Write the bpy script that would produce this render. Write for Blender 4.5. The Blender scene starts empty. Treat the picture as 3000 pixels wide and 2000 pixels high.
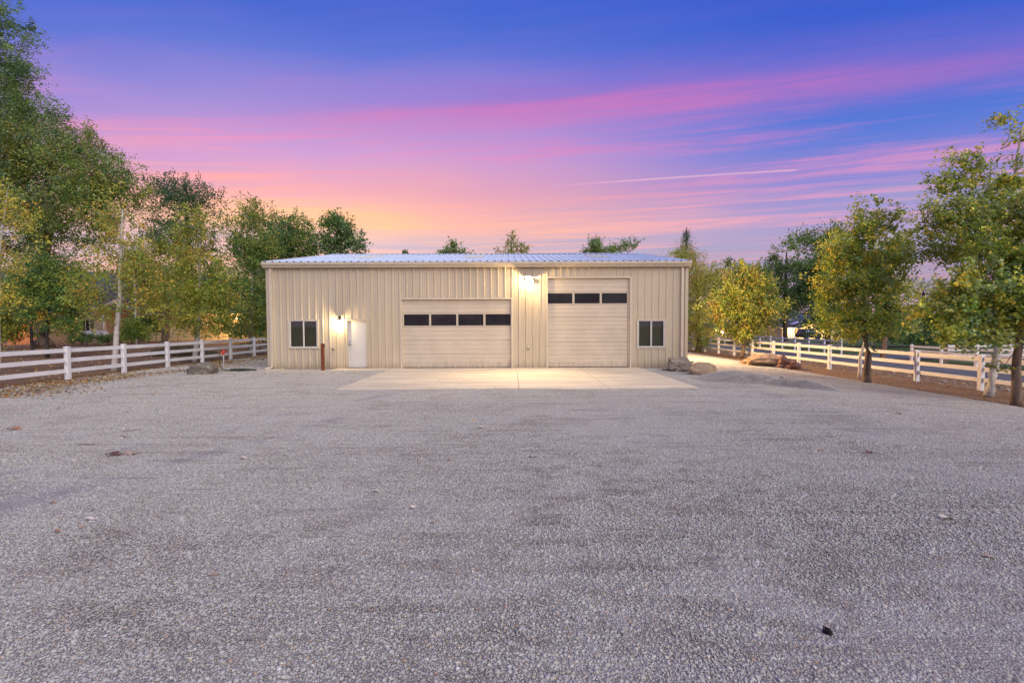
import bpy, math, random
import numpy as np
from mathutils import Vector, noise as mnoise

sc = bpy.context.scene
col = sc.collection
R = math.radians
rng = np.random.default_rng(7)
random.seed(7)

# ------------------------------------------------------------------ camera
F = 1333.33          # focal length in photo pixels (photo is 3000 px wide)
CZ = 1.93
cd = bpy.data.cameras.new('camera')
cd.sensor_width = 36.0
cd.lens = 16.0
cd.clip_start = 0.05
cd.clip_end = 20000
cam = bpy.data.objects.new('camera', cd)
col.objects.link(cam)
cam.location = (0, 0, CZ)
cam.rotation_mode = 'XYZ'
cam.rotation_euler = (R(90 - 2.15), 0, 0)
from mathutils import Matrix
cam.rotation_euler = (cam.rotation_euler.to_matrix() @ Matrix.Rotation(R(-0.18), 3, 'Z')).to_euler()
sc.camera = cam

# ------------------------------------------------------------------ render / view
sc.render.engine = 'CYCLES'
sc.cycles.use_denoising = True
try:
    sc.cycles.denoiser = 'OPENIMAGEDENOISE'
    sc.cycles.denoising_input_passes = 'RGB_ALBEDO_NORMAL'
except Exception:
    pass
sc.cycles.max_bounces = 6
sc.cycles.diffuse_bounces = 3
sc.cycles.glossy_bounces = 3
sc.cycles.transmission_bounces = 3
sc.cycles.transparent_max_bounces = 6
sc.cycles.sample_clamp_indirect = 4.0
sc.cycles.caustics_reflective = False
sc.cycles.caustics_refractive = False
sc.view_settings.view_transform = 'Standard'
sc.view_settings.look = 'None'
sc.view_settings.gamma = 1.0
sc.view_settings.exposure = 0.0
sc.view_settings.use_curve_mapping = False

def lin(r, g, b, k=1.0):
    def f(c):
        c /= 255.0
        return (c / 12.92 if c <= 0.04045 else ((c + 0.055) / 1.055) ** 2.4) * k
    return (f(r), f(g), f(b), 1.0)

# ------------------------------------------------------------------ node helper
class NT:
    def __init__(s, tree):
        s.t = tree; s.n = tree.nodes; s.l = tree.links
    def node(s, typ, **kw):
        nd = s.n.new(typ)
        for k, v in kw.items():
            setattr(nd, k, v)
        return nd
    def put(s, sock, v):
        if v is None: return
        if isinstance(v, bpy.types.NodeSocket): s.l.new(v, sock)
        else: sock.default_value = v
    def math(s, op, a, b=None, c=None, clamp=False):
        nd = s.node('ShaderNodeMath', operation=op); nd.use_clamp = clamp
        s.put(nd.inputs[0], a); s.put(nd.inputs[1], b); s.put(nd.inputs[2], c)
        return nd.outputs[0]
    def mr(s, v, a, b, c=0.0, d=1.0, smooth=True):
        nd = s.node('ShaderNodeMapRange'); nd.interpolation_type = 'SMOOTHSTEP' if smooth else 'LINEAR'
        s.put(nd.inputs[0], v); s.put(nd.inputs[1], a); s.put(nd.inputs[2], b); s.put(nd.inputs[3], c); s.put(nd.inputs[4], d)
        return nd.outputs[0]
    def mix(s, f, a, b, mode='MIX'):
        nd = s.node('ShaderNodeMix', data_type='RGBA', blend_type=mode)
        s.put(nd.inputs[0], f); s.put(nd.inputs[6], a); s.put(nd.inputs[7], b)
        return nd.outputs[2]
    def ramp(s, v, stops, interp='LINEAR'):
        nd = s.node('ShaderNodeValToRGB'); cr = nd.color_ramp; cr.interpolation = interp
        while len(cr.elements) > 1: cr.elements.remove(cr.elements[0])
        cr.elements[0].position = stops[0][0]; cr.elements[0].color = stops[0][1]
        for p, c in stops[1:]:
            e = cr.elements.new(p); e.color = c
        s.put(nd.inputs[0], v)
        return nd.outputs[0]
    def noise(s, vec, scale, detail=3, rough=0.5, dist=0.0):
        nd = s.node('ShaderNodeTexNoise')
        s.put(nd.inputs['Vector'], vec); nd.inputs['Scale'].default_value = scale
        nd.inputs['Detail'].default_value = detail; nd.inputs['Roughness'].default_value = rough
        nd.inputs['Distortion'].default_value = dist
        return nd.outputs[0]
    def xyz(s, x, y, z):
        nd = s.node('ShaderNodeCombineXYZ'); s.put(nd.inputs[0], x); s.put(nd.inputs[1], y); s.put(nd.inputs[2], z)
        return nd.outputs[0]
    def mapping(s, vec, scale=(1, 1, 1), loc=(0, 0, 0), rot=(0, 0, 0)):
        nd = s.node('ShaderNodeMapping'); s.put(nd.inputs[0], vec)
        nd.inputs[1].default_value = loc; nd.inputs[2].default_value = rot; nd.inputs[3].default_value = scale
        return nd.outputs[0]

# ------------------------------------------------------------------ world: dusk sky with lit streak clouds
world = bpy.data.worlds.new('World'); sc.world = world; world.use_nodes = True
W = NT(world.node_tree); W.n.clear()
tc = W.node('ShaderNodeTexCoord')
sp = W.node('ShaderNodeSeparateXYZ'); W.l.new(tc.outputs['Generated'], sp.inputs[0])
dx, dy, dz = sp.outputs
dzp = W.math('MAXIMUM', dz, 0.0)
hh = W.math('MAXIMUM', W.math('SQRT', W.math('ADD', W.math('MULTIPLY', dx, dx), W.math('MULTIPLY', dy, dy))), 0.001)
SA = R(-24)
cosaz = W.math('DIVIDE', W.math('ADD', W.math('MULTIPLY', dx, math.sin(SA)), W.math('MULTIPLY', dy, math.cos(SA))), hh)
sunside = W.mr(cosaz, 0.50, 1.02)
warp = W.noise(W.mapping(tc.outputs['Generated'], scale=(1.2, 1.2, 4.0)), 2.0, 2, 0.5)
ev = W.math('DIVIDE', dzp, W.math('SQRT', W.math('ADD', W.math('ADD', W.math('MULTIPLY', dy, dy), W.math('MULTIPLY', W.math('MULTIPLY', dx, dx), 0.25)), 0.0001)))
ev = W.math('MINIMUM', ev, 3.0)
e = W.math('ADD', ev, W.math('MULTIPLY', W.math('SUBTRACT', warp, 0.5), 0.09))
def TS(st): return [(min(1.0, p * .6), c) for p, c in st]
e6 = W.math('MULTIPLY', e, 0.6)
baseS = W.ramp(e6, TS([(0.0, lin(208, 165, 172)), (0.11, lin(205, 168, 182)), (0.165, lin(186, 170, 198)), (0.22, lin(242, 176, 166)),
                   (0.29, lin(228, 156, 178)), (0.37, lin(196, 146, 208)), (0.47, lin(148, 130, 212)), (0.57, lin(84, 108, 210)), (0.68, lin(46, 92, 205)), (1.6, lin(92, 110, 190))]))
baseR = W.ramp(e6, TS([(0.0, lin(165, 140, 170)), (0.12, lin(160, 146, 184)), (0.2, lin(164, 150, 204)), (0.30, lin(128, 128, 210)),
                   (0.40, lin(76, 114, 212)), (0.5, lin(70, 100, 208)), (0.62, lin(46, 88, 204)), (0.72, lin(36, 82, 202)), (1.6, lin(80, 98, 180))]))
base = W.mix(sunside, baseR, baseS)
den = W.math('ADD', dzp, 0.05)
u = W.math('DIVIDE', dx, den); v = W.math('DIVIDE', dy, den)
t1 = W.math('ADD', W.math('ADD', v, W.math('MULTIPLY', u, 0.135)), W.math('MULTIPLY', W.math('MINIMUM', W.math('MULTIPLY', u, u), 8.0), 0.0668))
cu = W.xyz(W.math('MULTIPLY', u, 0.22), W.math('MULTIPLY', t1, 1.25), 0.0)
n1 = W.noise(cu, 1.6, 6, 0.55, 0.6)
n2 = W.noise(W.mapping(cu, scale=(1.6, 3.0, 1), loc=(3.3, 7.1, 0)), 2.2, 5, 0.6, 0.4)
nn = W.math('ADD', W.math('MULTIPLY', n1, 0.6), W.math('MULTIPLY', n2, 0.4))
n3 = W.noise(W.mapping(cu, scale=(2.6, 2.2, 1), loc=(1.3, 2.1, 0)), 3.0, 5, 0.62, 0.8)
cm = W.math('MULTIPLY', W.mr(nn, 0.455, 0.60), W.mr(n3, 0.34, 0.58, 0.35, 1.0))
ccol = W.ramp(dzp, [(0.0, lin(214, 165, 168)), (0.12, lin(240, 172, 168)), (0.2, lin(255, 184, 158)), (0.26, lin(250, 160, 160)), (0.33, lin(228, 136, 188)),
                    (0.42, lin(190, 112, 190)), (0.55, lin(150, 110, 205)), (1.0, lin(120, 110, 190))])
ccolR = W.ramp(dzp, [(0.0, lin(176, 145, 172)), (0.12, lin(214, 158, 182)), (0.2, lin(232, 158, 190)), (0.3, lin(196, 128, 200)),
                     (0.42, lin(150, 100, 196)), (0.55, lin(92, 92, 200)), (1.0, lin(100, 104, 186))])
cc = W.mix(sunside, ccolR, ccol)
fade = W.mr(ev, 0.30, 0.60, 0.85, 0.10)
sky = W.mix(W.math('MULTIPLY', cm, fade), base, cc)
# broad pink band
bw = W.math('ADD', t1, W.math('MULTIPLY', W.math('SUBTRACT', n1, 0.5), 0.55))
bb = W.math('SUBTRACT', bw, 1.90)
band = W.math('POWER', 2.718, W.math('MULTIPLY', W.math('MULTIPLY', bb, bb), -26.0))
band = W.math('MULTIPLY', band, W.mr(u, -1.6, 0.4, 0.08, 1.0))
band = W.math('MULTIPLY', band, W.mr(u, 0.6, 2.0, 1.0, 0.35))
sky = W.mix(W.math('MULTIPLY', W.math('MULTIPLY', band, W.mr(n3, 0.3, 0.6, 0.6, 1.0)), 0.82), sky, W.mix(W.mr(bb, -0.12, 0.12), lin(142, 106, 202), lin(212, 112, 182)))
# deep orange glow by the sunset azimuth
ga = W.mr(cosaz, 0.955, 1.0)
ge = W.math('SUBTRACT', e, 0.225)
glow = W.math('MULTIPLY', ga, W.math('POWER', 2.718, W.math('MULTIPLY', W.math('MULTIPLY', ge, ge), -900.0)))
sky = W.mix(W.math('MULTIPLY', glow, W.mr(n2, 0.35, 0.6, 0.10, 0.6)), sky, lin(255, 200, 128))
# violet-grey cloud bars low down
gm = W.noise(W.mapping(cu, scale=(0.8, 1.6, 1), loc=(9.0, 1.4, 0)), 1.5, 4, 0.5, 0.3)
bars = W.math('MULTIPLY', W.mr(gm, 0.52, 0.66), W.mr(dzp, 0.12, 0.30, 0.75, 0.0))
sky = W.mix(bars, sky, lin(166, 160, 196))
# contrail
t2 = W.math('ADD', v, W.math('MULTIPLY', u, 0.231))
tb = W.math('ABSOLUTE', W.math('SUBTRACT', t2, 2.906))
tr = W.math('MULTIPLY', W.mr(tb, 0.004, 0.022, 1.0, 0.0), W.math('MULTIPLY', W.mr(u, 0.1, 0.9), W.mr(u, 1.54, 1.60, 1.0, 0.0)))
sky = W.mix(W.math('MULTIPLY', tr, 0.55), sky, lin(250, 190, 205))
# ground bounce colour below the horizon
sky = W.mix(W.mr(dz, -0.02, 0.0, 1.0, 0.0), sky, lin(120, 108, 112))
nish = W.node('ShaderNodeTexSky', sky_type='NISHITA')
nish.sun_disc = False
nish.sun_elevation = R(2.0)
nish.sun_rotation = SA
addn = W.mix(1.0, sky, W.mix(0.03, (0, 0, 0, 1), nish.outputs[0]), 'ADD')
bg = W.node('ShaderNodeBackground'); bg.inputs[1].default_value = 1.0
W.l.new(addn, bg.inputs[0])
wo = W.node('ShaderNodeOutputWorld'); W.l.new(bg.outputs[0], wo.inputs[0])
world.cycles.sampling_method = 'MANUAL'; world.cycles.sample_map_resolution = 512

# added warm fill from behind the camera; no sun stands on that side
sl = bpy.data.lights.new('front_fill', 'SUN'); sl.energy = 3.3; sl.angle = R(70); sl.color = (1.0, 0.90, 0.76)
so = bpy.data.objects.new('front_fill', sl); col.objects.link(so)
so.rotation_euler = (R(50), 0, R(32))

# ------------------------------------------------------------------ pixel -> place helpers (photo pixels, metres)
def yc(X, Y): return Y + 0.0032 * (X - 1500)
def wx(X, d): return (X - 1500) / F * d
def wz(X, Y, d): return CZ + (950 - yc(X, Y)) / F * d
def sstep(a, b, x):
    t = min(1, max(0, (x - a) / (b - a))); return t * t * (3 - 2 * t)
def g(x, y=0):
    return -0.32 * sstep(8, 16, x) - 0.13 * sstep(16, 19, x)
def gnd(X, Y):
    d = 15.0
    for _ in range(12):
        d = F * (CZ - g(wx(X, d))) / (yc(X, Y) - 950)
    return wx(X, d), d

# ------------------------------------------------------------------ object helpers
def tag(o, label=None, cat=None, group=None, kind=None):
    if label: o['label'] = label
    if cat: o['category'] = cat
    if group: o['group'] = group
    if kind: o['kind'] = kind
    return o
def org(o):
    v = Vector((0, 0, 0))
    while o is not None:
        v += Vector(o.location); o = o.parent
    return v
def thing(name, label, cat, loc=(0, 0, 0), group=None, kind=None):
    o = bpy.data.objects.new(name, None); o.empty_display_size = 0.2
    col.objects.link(o); o.location = loc
    return tag(o, label, cat, group, kind)
def link_mesh(me, name, parent=None, loc=None):
    o = bpy.data.objects.new(name, me); col.objects.link(o)
    if parent is not None: o.parent = parent
    if loc is not None: o.location = loc
    return o

class MB:
    def __init__(s): s.v = []; s.f = []
    def poly(s, pts, faces):
        n = len(s.v); s.v.extend([tuple(p) for p in pts]); s.f.extend([tuple(i + n for i in fc) for fc in faces]); return s
    def box(s, x0, x1, y0, y1, z0, z1):
        return s.poly([(x0, y0, z0), (x1, y0, z0), (x1, y1, z0), (x0, y1, z0), (x0, y0, z1), (x1, y0, z1), (x1, y1, z1), (x0, y1, z1)],
                      [(0, 3, 2, 1), (4, 5, 6, 7), (0, 1, 5, 4), (1, 2, 6, 5), (2, 3, 7, 6), (3, 0, 4, 7)])
    def prism(s, pts2, z0, z1):
        n = len(pts2)
        return s.poly([(x, y, z0) for x, y in pts2] + [(x, y, z1) for x, y in pts2],
                      [tuple(range(n - 1, -1, -1)), tuple(range(n, 2 * n))] + [(i, (i + 1) % n, n + (i + 1) % n, n + i) for i in range(n)])
    def extx(s, prof, x0, x1, caps=True):     # profile in (y, z), closed, extruded along x
        n = len(prof)
        fs = [(i, (i + 1) % n, n + (i + 1) % n, n + i) for i in range(n)]
        if caps: fs += [tuple(range(n - 1, -1, -1)), tuple(range(n, 2 * n))]
        return s.poly([(x0, y, z) for y, z in prof] + [(x1, y, z) for y, z in prof], fs)
    def tube(s, pts, rad, sides=6, cap=True):
        pts = [Vector(p) for p in pts]; m = len(pts); n = len(s.v)
        if not hasattr(rad, '__len__'): rad = [rad] * m
        up = Vector((0.03, 0.02, 1.0))
        for i, p in enumerate(pts):
            t = (pts[min(i + 1, m - 1)] - pts[max(i - 1, 0)]).normalized()
            a = t.cross(up)
            if a.length < 0.15: a = t.cross(Vector((0, 1, 0.1)))
            a.normalize(); b = t.cross(a)
            for k in range(sides):
                an = 2 * math.pi * k / sides
                q = p + (a * math.cos(an) + b * math.sin(an)) * rad[i]; s.v.append(tuple(q))
        for i in range(m - 1):
            for k in range(sides):
                k2 = (k + 1) % sides
                s.f.append((n + i * sides + k, n + i * sides + k2, n + (i + 1) * sides + k2, n + (i + 1) * sides + k))
        if cap:
            s.f.append(tuple(n + k for k in range(sides - 1, -1, -1))); s.f.append(tuple(n + (m - 1) * sides + k for k in range(sides)))
        return s
    def lathe(s, c, prof, sides=12):          # prof (r, z) around vertical axis at c
        n = len(s.v)
        for r, z in prof:
            for k in range(sides):
                an = 2 * math.pi * k / sides
                s.v.append((c[0] + r * math.cos(an), c[1] + r * math.sin(an), c[2] + z))
        for i in range(len(prof) - 1):
            for k in range(sides):
                k2 = (k + 1) % sides
                s.f.append((n + i * sides + k, n + i * sides + k2, n + (i + 1) * sides + k2, n + (i + 1) * sides + k))
        s.f.append(tuple(n + k for k in range(sides - 1, -1, -1))); s.f.append(tuple(n + (len(prof) - 1) * sides + k for k in range(sides)))
        return s
    def build(s, name, m, parent=None, smooth=False, bevel=0.0, label=None, kind=None):
        o0 = org(parent) if parent is not None else Vector((0, 0, 0))
        me = bpy.data.meshes.new(name)
        me.from_pydata([(x - o0.x, y - o0.y, z - o0.z) for x, y, z in s.v], [], s.f)
        if smooth:
            me.polygons.foreach_set('use_smooth', [True] * len(me.polygons))
        me.materials.append(m)
        o = link_mesh(me, name, parent)
        if bevel:
            b = o.modifiers.new('bevel', 'BEVEL'); b.width = bevel; b.segments = 2; b.limit_method = 'ANGLE'
        if label: o['label'] = label
        if kind: o['kind'] = kind
        return o

def np_mesh(name, verts, tris, m, smooth=False, colors=None, cname='tint'):
    me = bpy.data.meshes.new(name)
    nv = len(verts); nf = len(tris); k = tris.shape[1]
    me.vertices.add(nv); me.vertices.foreach_set('co', np.ascontiguousarray(verts, dtype=np.float32).ravel())
    me.loops.add(nf * k); me.loops.foreach_set('vertex_index', np.ascontiguousarray(tris, dtype=np.int32).ravel())
    me.polygons.add(nf); me.polygons.foreach_set('loop_start', np.arange(0, nf * k, k, dtype=np.int32))
    try: me.polygons.foreach_set('loop_total', np.full(nf, k, dtype=np.int32))
    except Exception: pass
    if smooth: me.polygons.foreach_set('use_smooth', np.ones(nf, dtype=bool))
    me.update(calc_edges=True)
    if colors is not None:
        at = me.color_attributes.new(cname, 'FLOAT_COLOR', 'POINT')
        at.data.foreach_set('color', np.ascontiguousarray(colors, dtype=np.float32).ravel())
    me.materials.append(m)
    return me

# ------------------------------------------------------------------ materials
MATS = {}
def mat(name, c, rough=0.6, metal=0.0, var=0.08, vscale=3.0, bump=0.0, bscale=40.0, spec=0.5, stretch=(1, 1, 1), dirt=0.0):
    if name in MATS: return MATS[name]
    m = bpy.data.materials.new(name); m.use_nodes = True; T = NT(m.node_tree)
    p = T.n['Principled BSDF']
    geo = T.node('ShaderNodeNewGeometry')
    vec = T.mapping(geo.outputs['Position'], scale=stretch)
    n = T.noise(vec, vscale, 4, 0.6)
    dark = tuple(x * (1 - var * 2.2) for x in c[:3]) + (1,); lite = tuple(min(1, x * (1 + var * 1.6)) for x in c[:3]) + (1,)
    cc0 = T.mix(T.mr(n, 0.3, 0.7), dark, lite)
    if dirt:      # dust splashed up from the ground
        sz = T.node('ShaderNodeSeparateXYZ'); T.l.new(geo.outputs['Position'], sz.inputs[0])
        nd_ = T.noise(T.mapping(geo.outputs['Position'], scale=(3, 3, .6)), 2.5, 5, .7)
        hz_ = T.math('ADD', sz.outputs[2], T.math('MULTIPLY', T.math('SUBTRACT', nd_, .5), -.9))
        cc0 = T.mix(T.math('MULTIPLY', T.mr(hz_, dirt + .1, -.15), .75), cc0, (.25, .19, .13, 1))
        cc0 = T.mix(T.math('MULTIPLY', T.mr(nd_, .55, .75), .18), cc0, (.30, .25, .19, 1))
    T.l.new(cc0, p.inputs['Base Color'])
    p.inputs['Roughness'].default_value = rough; p.inputs['Metallic'].default_value = metal
    p.inputs['Specular IOR Level'].default_value = spec
    if bump:
        b = T.node('ShaderNodeBump'); b.inputs['Strength'].default_value = 1.0; b.inputs['Distance'].default_value = bump
        T.l.new(T.noise(vec, bscale, 4, 0.6), b.inputs['Height']); T.l.new(b.outputs[0], p.inputs['Normal'])
    MATS[name] = m
    return m

M_vinyl = mat('white_vinyl', (0.80, 0.80, 0.78), 0.45, var=0.04, vscale=1.3)
M_wall = mat('beige_painted_steel', (0.53, 0.45, 0.318), 0.38, var=0.035, vscale=0.9, bump=0.0006, bscale=3.0, stretch=(1, 1, 0.3), dirt=0.35)
M_trim = mat('light_stone_painted_steel', (0.60, 0.525, 0.395), 0.4, var=0.03)
M_door = mat('almond_door_steel', (0.57, 0.49, 0.37), 0.5, dirt=0.25, var=0.03, vscale=1.2, bump=0.0008, bscale=260)
M_white = mat('white_paint', (0.58, 0.56, 0.51), 0.4, var=0.02)
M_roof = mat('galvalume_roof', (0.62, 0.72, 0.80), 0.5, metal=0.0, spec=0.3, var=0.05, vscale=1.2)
M_sky = mat('translucent_skylight_panel', (0.72, 0.71, 0.56), 0.5, var=0.05)
M_black = mat('black_rubber', (0.015, 0.015, 0.017), 0.6)
M_conc = mat('broom_finished_concrete', (0.56, 0.495, 0.385), 0.85, var=0.09, vscale=1.1, bump=0.002, bscale=60, stretch=(0.35, 2.2, 1))
M_rust = mat('rusty_steel_post', (0.20, 0.055, 0.018), 0.8, var=0.25, vscale=14, bump=0.002, bscale=60)
M_chrome = mat('satin_nickel', (0.55, 0.53, 0.50), 0.25, metal=1.0)
M_grey = mat('grey_plastic', (0.45, 0.44, 0.40), 0.5)
M_red = mat('red_cast_iron', (0.55, 0.045, 0.02), 0.45, var=0.15, vscale=20)
M_hose = mat('dark_green_hose', (0.012, 0.035, 0.02), 0.35)
M_hose2 = mat('yellow_green_hose', (0.22, 0.24, 0.05), 0.4)
M_pipe = mat('galvanised_pipe', (0.5, 0.5, 0.48), 0.4, metal=0.5)
M_asph = mat('asphalt', (0.085, 0.092, 0.105), 0.85, var=0.12, vscale=0.8, bump=0.004, bscale=90)
M_blind = mat('window_blind', (0.50, 0.48, 0.40), 0.6, var=0.03)
M_cream = mat('cream_siding', (0.55, 0.47, 0.27), 0.7, var=0.05)
M_tan = mat('tan_stucco', (0.36, 0.27, 0.19), 0.85, var=0.08)
M_shingle = mat('dark_shingles', (0.055, 0.05, 0.06), 0.9, var=0.2, vscale=6, bump=0.01, bscale=20)
M_shut = mat('dark_shutter', (0.04, 0.045, 0.04), 0.6)
M_tank = mat('cream_tank_paint', (0.62, 0.57, 0.50), 0.4, var=0.06)
M_solar = mat('solar_panel', (0.25, 0.33, 0.45), 0.12)
M_car = mat('dark_car_paint', (0.03, 0.028, 0.03), 0.2)
M_hill = mat('far_haze_blue_hill', (0.045, 0.07, 0.11), 0.95, var=0.2, vscale=0.004)  # distance haze painted in as a blue hill colour
M_woodp = mat('weathered_wood', (0.17, 0.12, 0.085), 0.85, var=0.2, vscale=8, bump=0.004, bscale=30)
M_bark = mat('brown_bark', (0.16, 0.115, 0.08), 0.95, var=0.25, vscale=9, bump=0.03, bscale=12, stretch=(1, 1, 0.22))
M_barkd = mat('dark_bark', (0.06, 0.05, 0.042), 0.95, var=0.25, vscale=9, bump=0.03, bscale=12, stretch=(1, 1, 0.3))
M_twig = mat('dry_twig', (0.15, 0.08, 0.055), 0.9, var=0.2)
M_char = mat('charred_wood', (0.012, 0.011, 0.012), 0.9, var=0.2, bump=0.01)

def pale_bark():
    m = bpy.data.materials.new('pale_aspen_bark'); m.use_nodes = True; T = NT(m.node_tree); p = T.n['Principled BSDF']
    geo = T.node('ShaderNodeNewGeometry')
    n = T.noise(T.mapping(geo.outputs['Position'], scale=(3, 3, 9)), 3, 4, 0.7)
    n2 = T.noise(T.mapping(geo.outputs['Position'], scale=(2, 2, 22)), 2, 3, 0.6)
    c = T.mix(T.mr(n, 0.35, 0.65), (0.42, 0.39, 0.33, 1), (0.62, 0.59, 0.52, 1))
    c = T.mix(T.mr(n2, 0.63, 0.70), c, (0.07, 0.055, 0.045, 1))
    T.l.new(c, p.inputs['Base Color']); p.inputs['Roughness'].default_value = 0.8
    b = T.node('ShaderNodeBump'); b.inputs['Distance'].default_value = 0.008
    T.l.new(n, b.inputs['Height']); T.l.new(b.outputs[0], p.inputs['Normal'])
    return m
M_pale = pale_bark()

def leaf_mat(name, trans=0.42, rough=0.55):
    m = bpy.data.materials.new(name); m.use_nodes = True; T = NT(m.node_tree); p = T.n['Principled BSDF']
    at = T.node('ShaderNodeAttribute', attribute_name='tint')
    T.l.new(at.outputs['Color'], p.inputs['Base Color']); p.inputs['Roughness'].default_value = rough
    p.inputs['Specular IOR Level'].default_value = 0.3
    tr = T.node('ShaderNodeBsdfTranslucent')
    T.l.new(T.mix(1.0, at.outputs['Color'], (1.25, 1.15, 0.6, 1), 'MULTIPLY'), tr.inputs[0])
    mx = T.node('ShaderNodeMixShader'); mx.inputs[0].default_value = trans
    T.l.new(p.outputs[0], mx.inputs[1]); T.l.new(tr.outputs[0], mx.inputs[2])
    T.l.new(mx.outputs[0], T.n['Material Output'].inputs[0])
    return m
M_leaf = leaf_mat('leaf_surface')
M_litter = leaf_mat('dry_leaf_surface', 0.12, 0.8)

def gravel_mat(name, stones):
    m = bpy.data.materials.new(name); m.use_nodes = True; T = NT(m.node_tree); p = T.n['Principled BSDF']
    geo = T.node('ShaderNodeNewGeometry'); P = geo.outputs['Position']
    big = T.noise(T.mapping(P, scale=(0.55, 1.0, 0)), 0.9, 5, 0.66, 0.6)
    mid = T.noise(T.mapping(P, scale=(0.6, 1, 0), loc=(4, 9, 0)), 3.7, 5, 0.7)
    st = T.mr(T.math('ADD', T.math('MULTIPLY', big, 0.55), T.math('MULTIPLY', mid, 0.45)), 0.48, 0.62)
    stk = T.noise(T.mapping(P, scale=(0.22, 1.9, 0), rot=(0, 0, R(-14)), loc=(2, 5, 0)), 1.6, 5, 0.6, 0.5)
    stk2 = T.noise(T.mapping(P, scale=(0.20, 2.4, 0), rot=(0, 0, R(16)), loc=(7, 1, 0)), 1.6, 5, 0.6, 0.5)
    # damp, browner ground with thinner gravel in the middle of the yard
    sp_ = T.node('ShaderNodeSeparateXYZ'); T.l.new(P, sp_.inputs[0])
    ax_ = T.math('MULTIPLY', T.math('SUBTRACT', sp_.outputs[0], 1.6), 0.30); ay_ = T.math('MULTIPLY', T.math('SUBTRACT', sp_.outputs[1], 4.6), 0.30)
    rr_ = T.math('SQRT', T.math('ADD', T.math('MULTIPLY', ax_, ax_), T.math('MULTIPLY', ay_, ay_)))
    dm = T.math('MULTIPLY', T.mr(rr_, 0.3, 1.3, 1.0, 0.0), T.mr(mid, 0.45, 0.64))
    st = T.math('MAXIMUM', T.math('MAXIMUM', T.math('MULTIPLY', st, 0.7), dm), T.math('MULTIPLY', T.math('MAXIMUM', T.mr(stk, 0.56, 0.68), T.mr(stk2, 0.57, 0.69)), 0.8))
    if stones:
        at = T.node('ShaderNodeAttribute', attribute_name='tint'); c = at.outputs['Color']
        c = T.mix(T.math('MULTIPLY', st, 0.6), c, T.mix(1.0, c, (0.56, 0.48, 0.45, 1), 'MULTIPLY'))
    else:
        vo = T.node('ShaderNodeTexVoronoi'); vo.inputs['Scale'].default_value = 85; T.l.new(P, vo.inputs['Vector'])
        vr = T.node('ShaderNodeSeparateColor'); T.l.new(vo.outputs['Color'], vr.inputs[0])
        c = T.ramp(vr.outputs[0], [(0, (0.34, 0.325, 0.30, 1)), (0.5, (0.42, 0.40, 0.37, 1)), (1, (0.50, 0.48, 0.445, 1))])
        c = T.mix(T.mr(vo.outputs['Distance'], 0.45, 0.75), c, (0.27, 0.245, 0.225, 1))
        c = T.mix(T.math('MULTIPLY', st, 0.6), c, (0.15, 0.12, 0.105, 1))
        b = T.node('ShaderNodeBump'); b.inputs['Distance'].default_value = 0.012; b.invert = True
        T.l.new(vo.outputs['Distance'], b.inputs['Height']); T.l.new(b.outputs[0], p.inputs['Normal'])
    T.l.new(c, p.inputs['Base Color']); p.inputs['Roughness'].default_value = 0.9
    p.inputs['Specular IOR Level'].default_value = 0.25
    return m
M_gravel = gravel_mat('gravel_bed', False)
M_stone = gravel_mat('gravel_stone', True)

def soil_mat(name, a, b_, specks):
    m = bpy.data.materials.new(name); m.use_nodes = True; T = NT(m.node_tree); p = T.n['Principled BSDF']
    geo = T.node('ShaderNodeNewGeometry'); P = geo.outputs['Position']
    n = T.noise(T.mapping(P, scale=(1, 1, 0)), 0.6, 6, 0.65); n2 = T.noise(P, 9.0, 5, 0.7); n3 = T.noise(T.mapping(P, loc=(3, 3, 3)), 26.0, 3, 0.6)
    c = T.mix(T.mr(n, 0.3, 0.7), a, b_)
    c = T.mix(T.math('MULTIPLY', T.mr(n2, 0.45, 0.7), 0.5), c, tuple(x * 0.55 for x in a[:3]) + (1,))
    c = T.mix(T.math('MULTIPLY', T.mr(n3, 0.60, 0.68), 0.7), c, specks)
    T.l.new(c, p.inputs['Base Color']); p.inputs['Roughness'].default_value = 0.95; p.inputs['Specular IOR Level'].default_value = 0.2
    bm = T.node('ShaderNodeBump'); bm.inputs['Distance'].default_value = 0.05
    T.l.new(n2, bm.inputs['Height']); T.l.new(bm.outputs[0], p.inputs['Normal'])
    return m
M_soil = soil_mat('bare_brown_soil', (0.17, 0.105, 0.060, 1), (0.25, 0.155, 0.090, 1), (0.40, 0.27, 0.11, 1))
M_grass = soil_mat('pasture_grass', (0.045, 0.085, 0.03, 1), (0.075, 0.115, 0.045, 1), (0.13, 0.13, 0.05, 1))

def rock_mat(name, a, b_, c_):
    m = bpy.data.materials.new(name); m.use_nodes = True; T = NT(m.node_tree); p = T.n['Principled BSDF']
    geo = T.node('ShaderNodeNewGeometry'); P = geo.outputs['Position']
    n = T.noise(P, 2.2, 6, 0.65, 0.4); n2 = T.noise(P, 9.0, 5, 0.7)
    c = T.mix(T.mr(n, 0.35, 0.65), a, b_); c = T.mix(T.mr(n2, 0.56, 0.66), c, c_)
    T.l.new(c, p.inputs['Base Color']); p.inputs['Roughness'].default_value = 0.9
    bm = T.node('ShaderNodeBump'); bm.inputs['Distance'].default_value = 0.04
    T.l.new(T.math('ADD', n, n2), bm.inputs['Height']); T.l.new(bm.outputs[0], p.inputs['Normal'])
    return m

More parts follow.
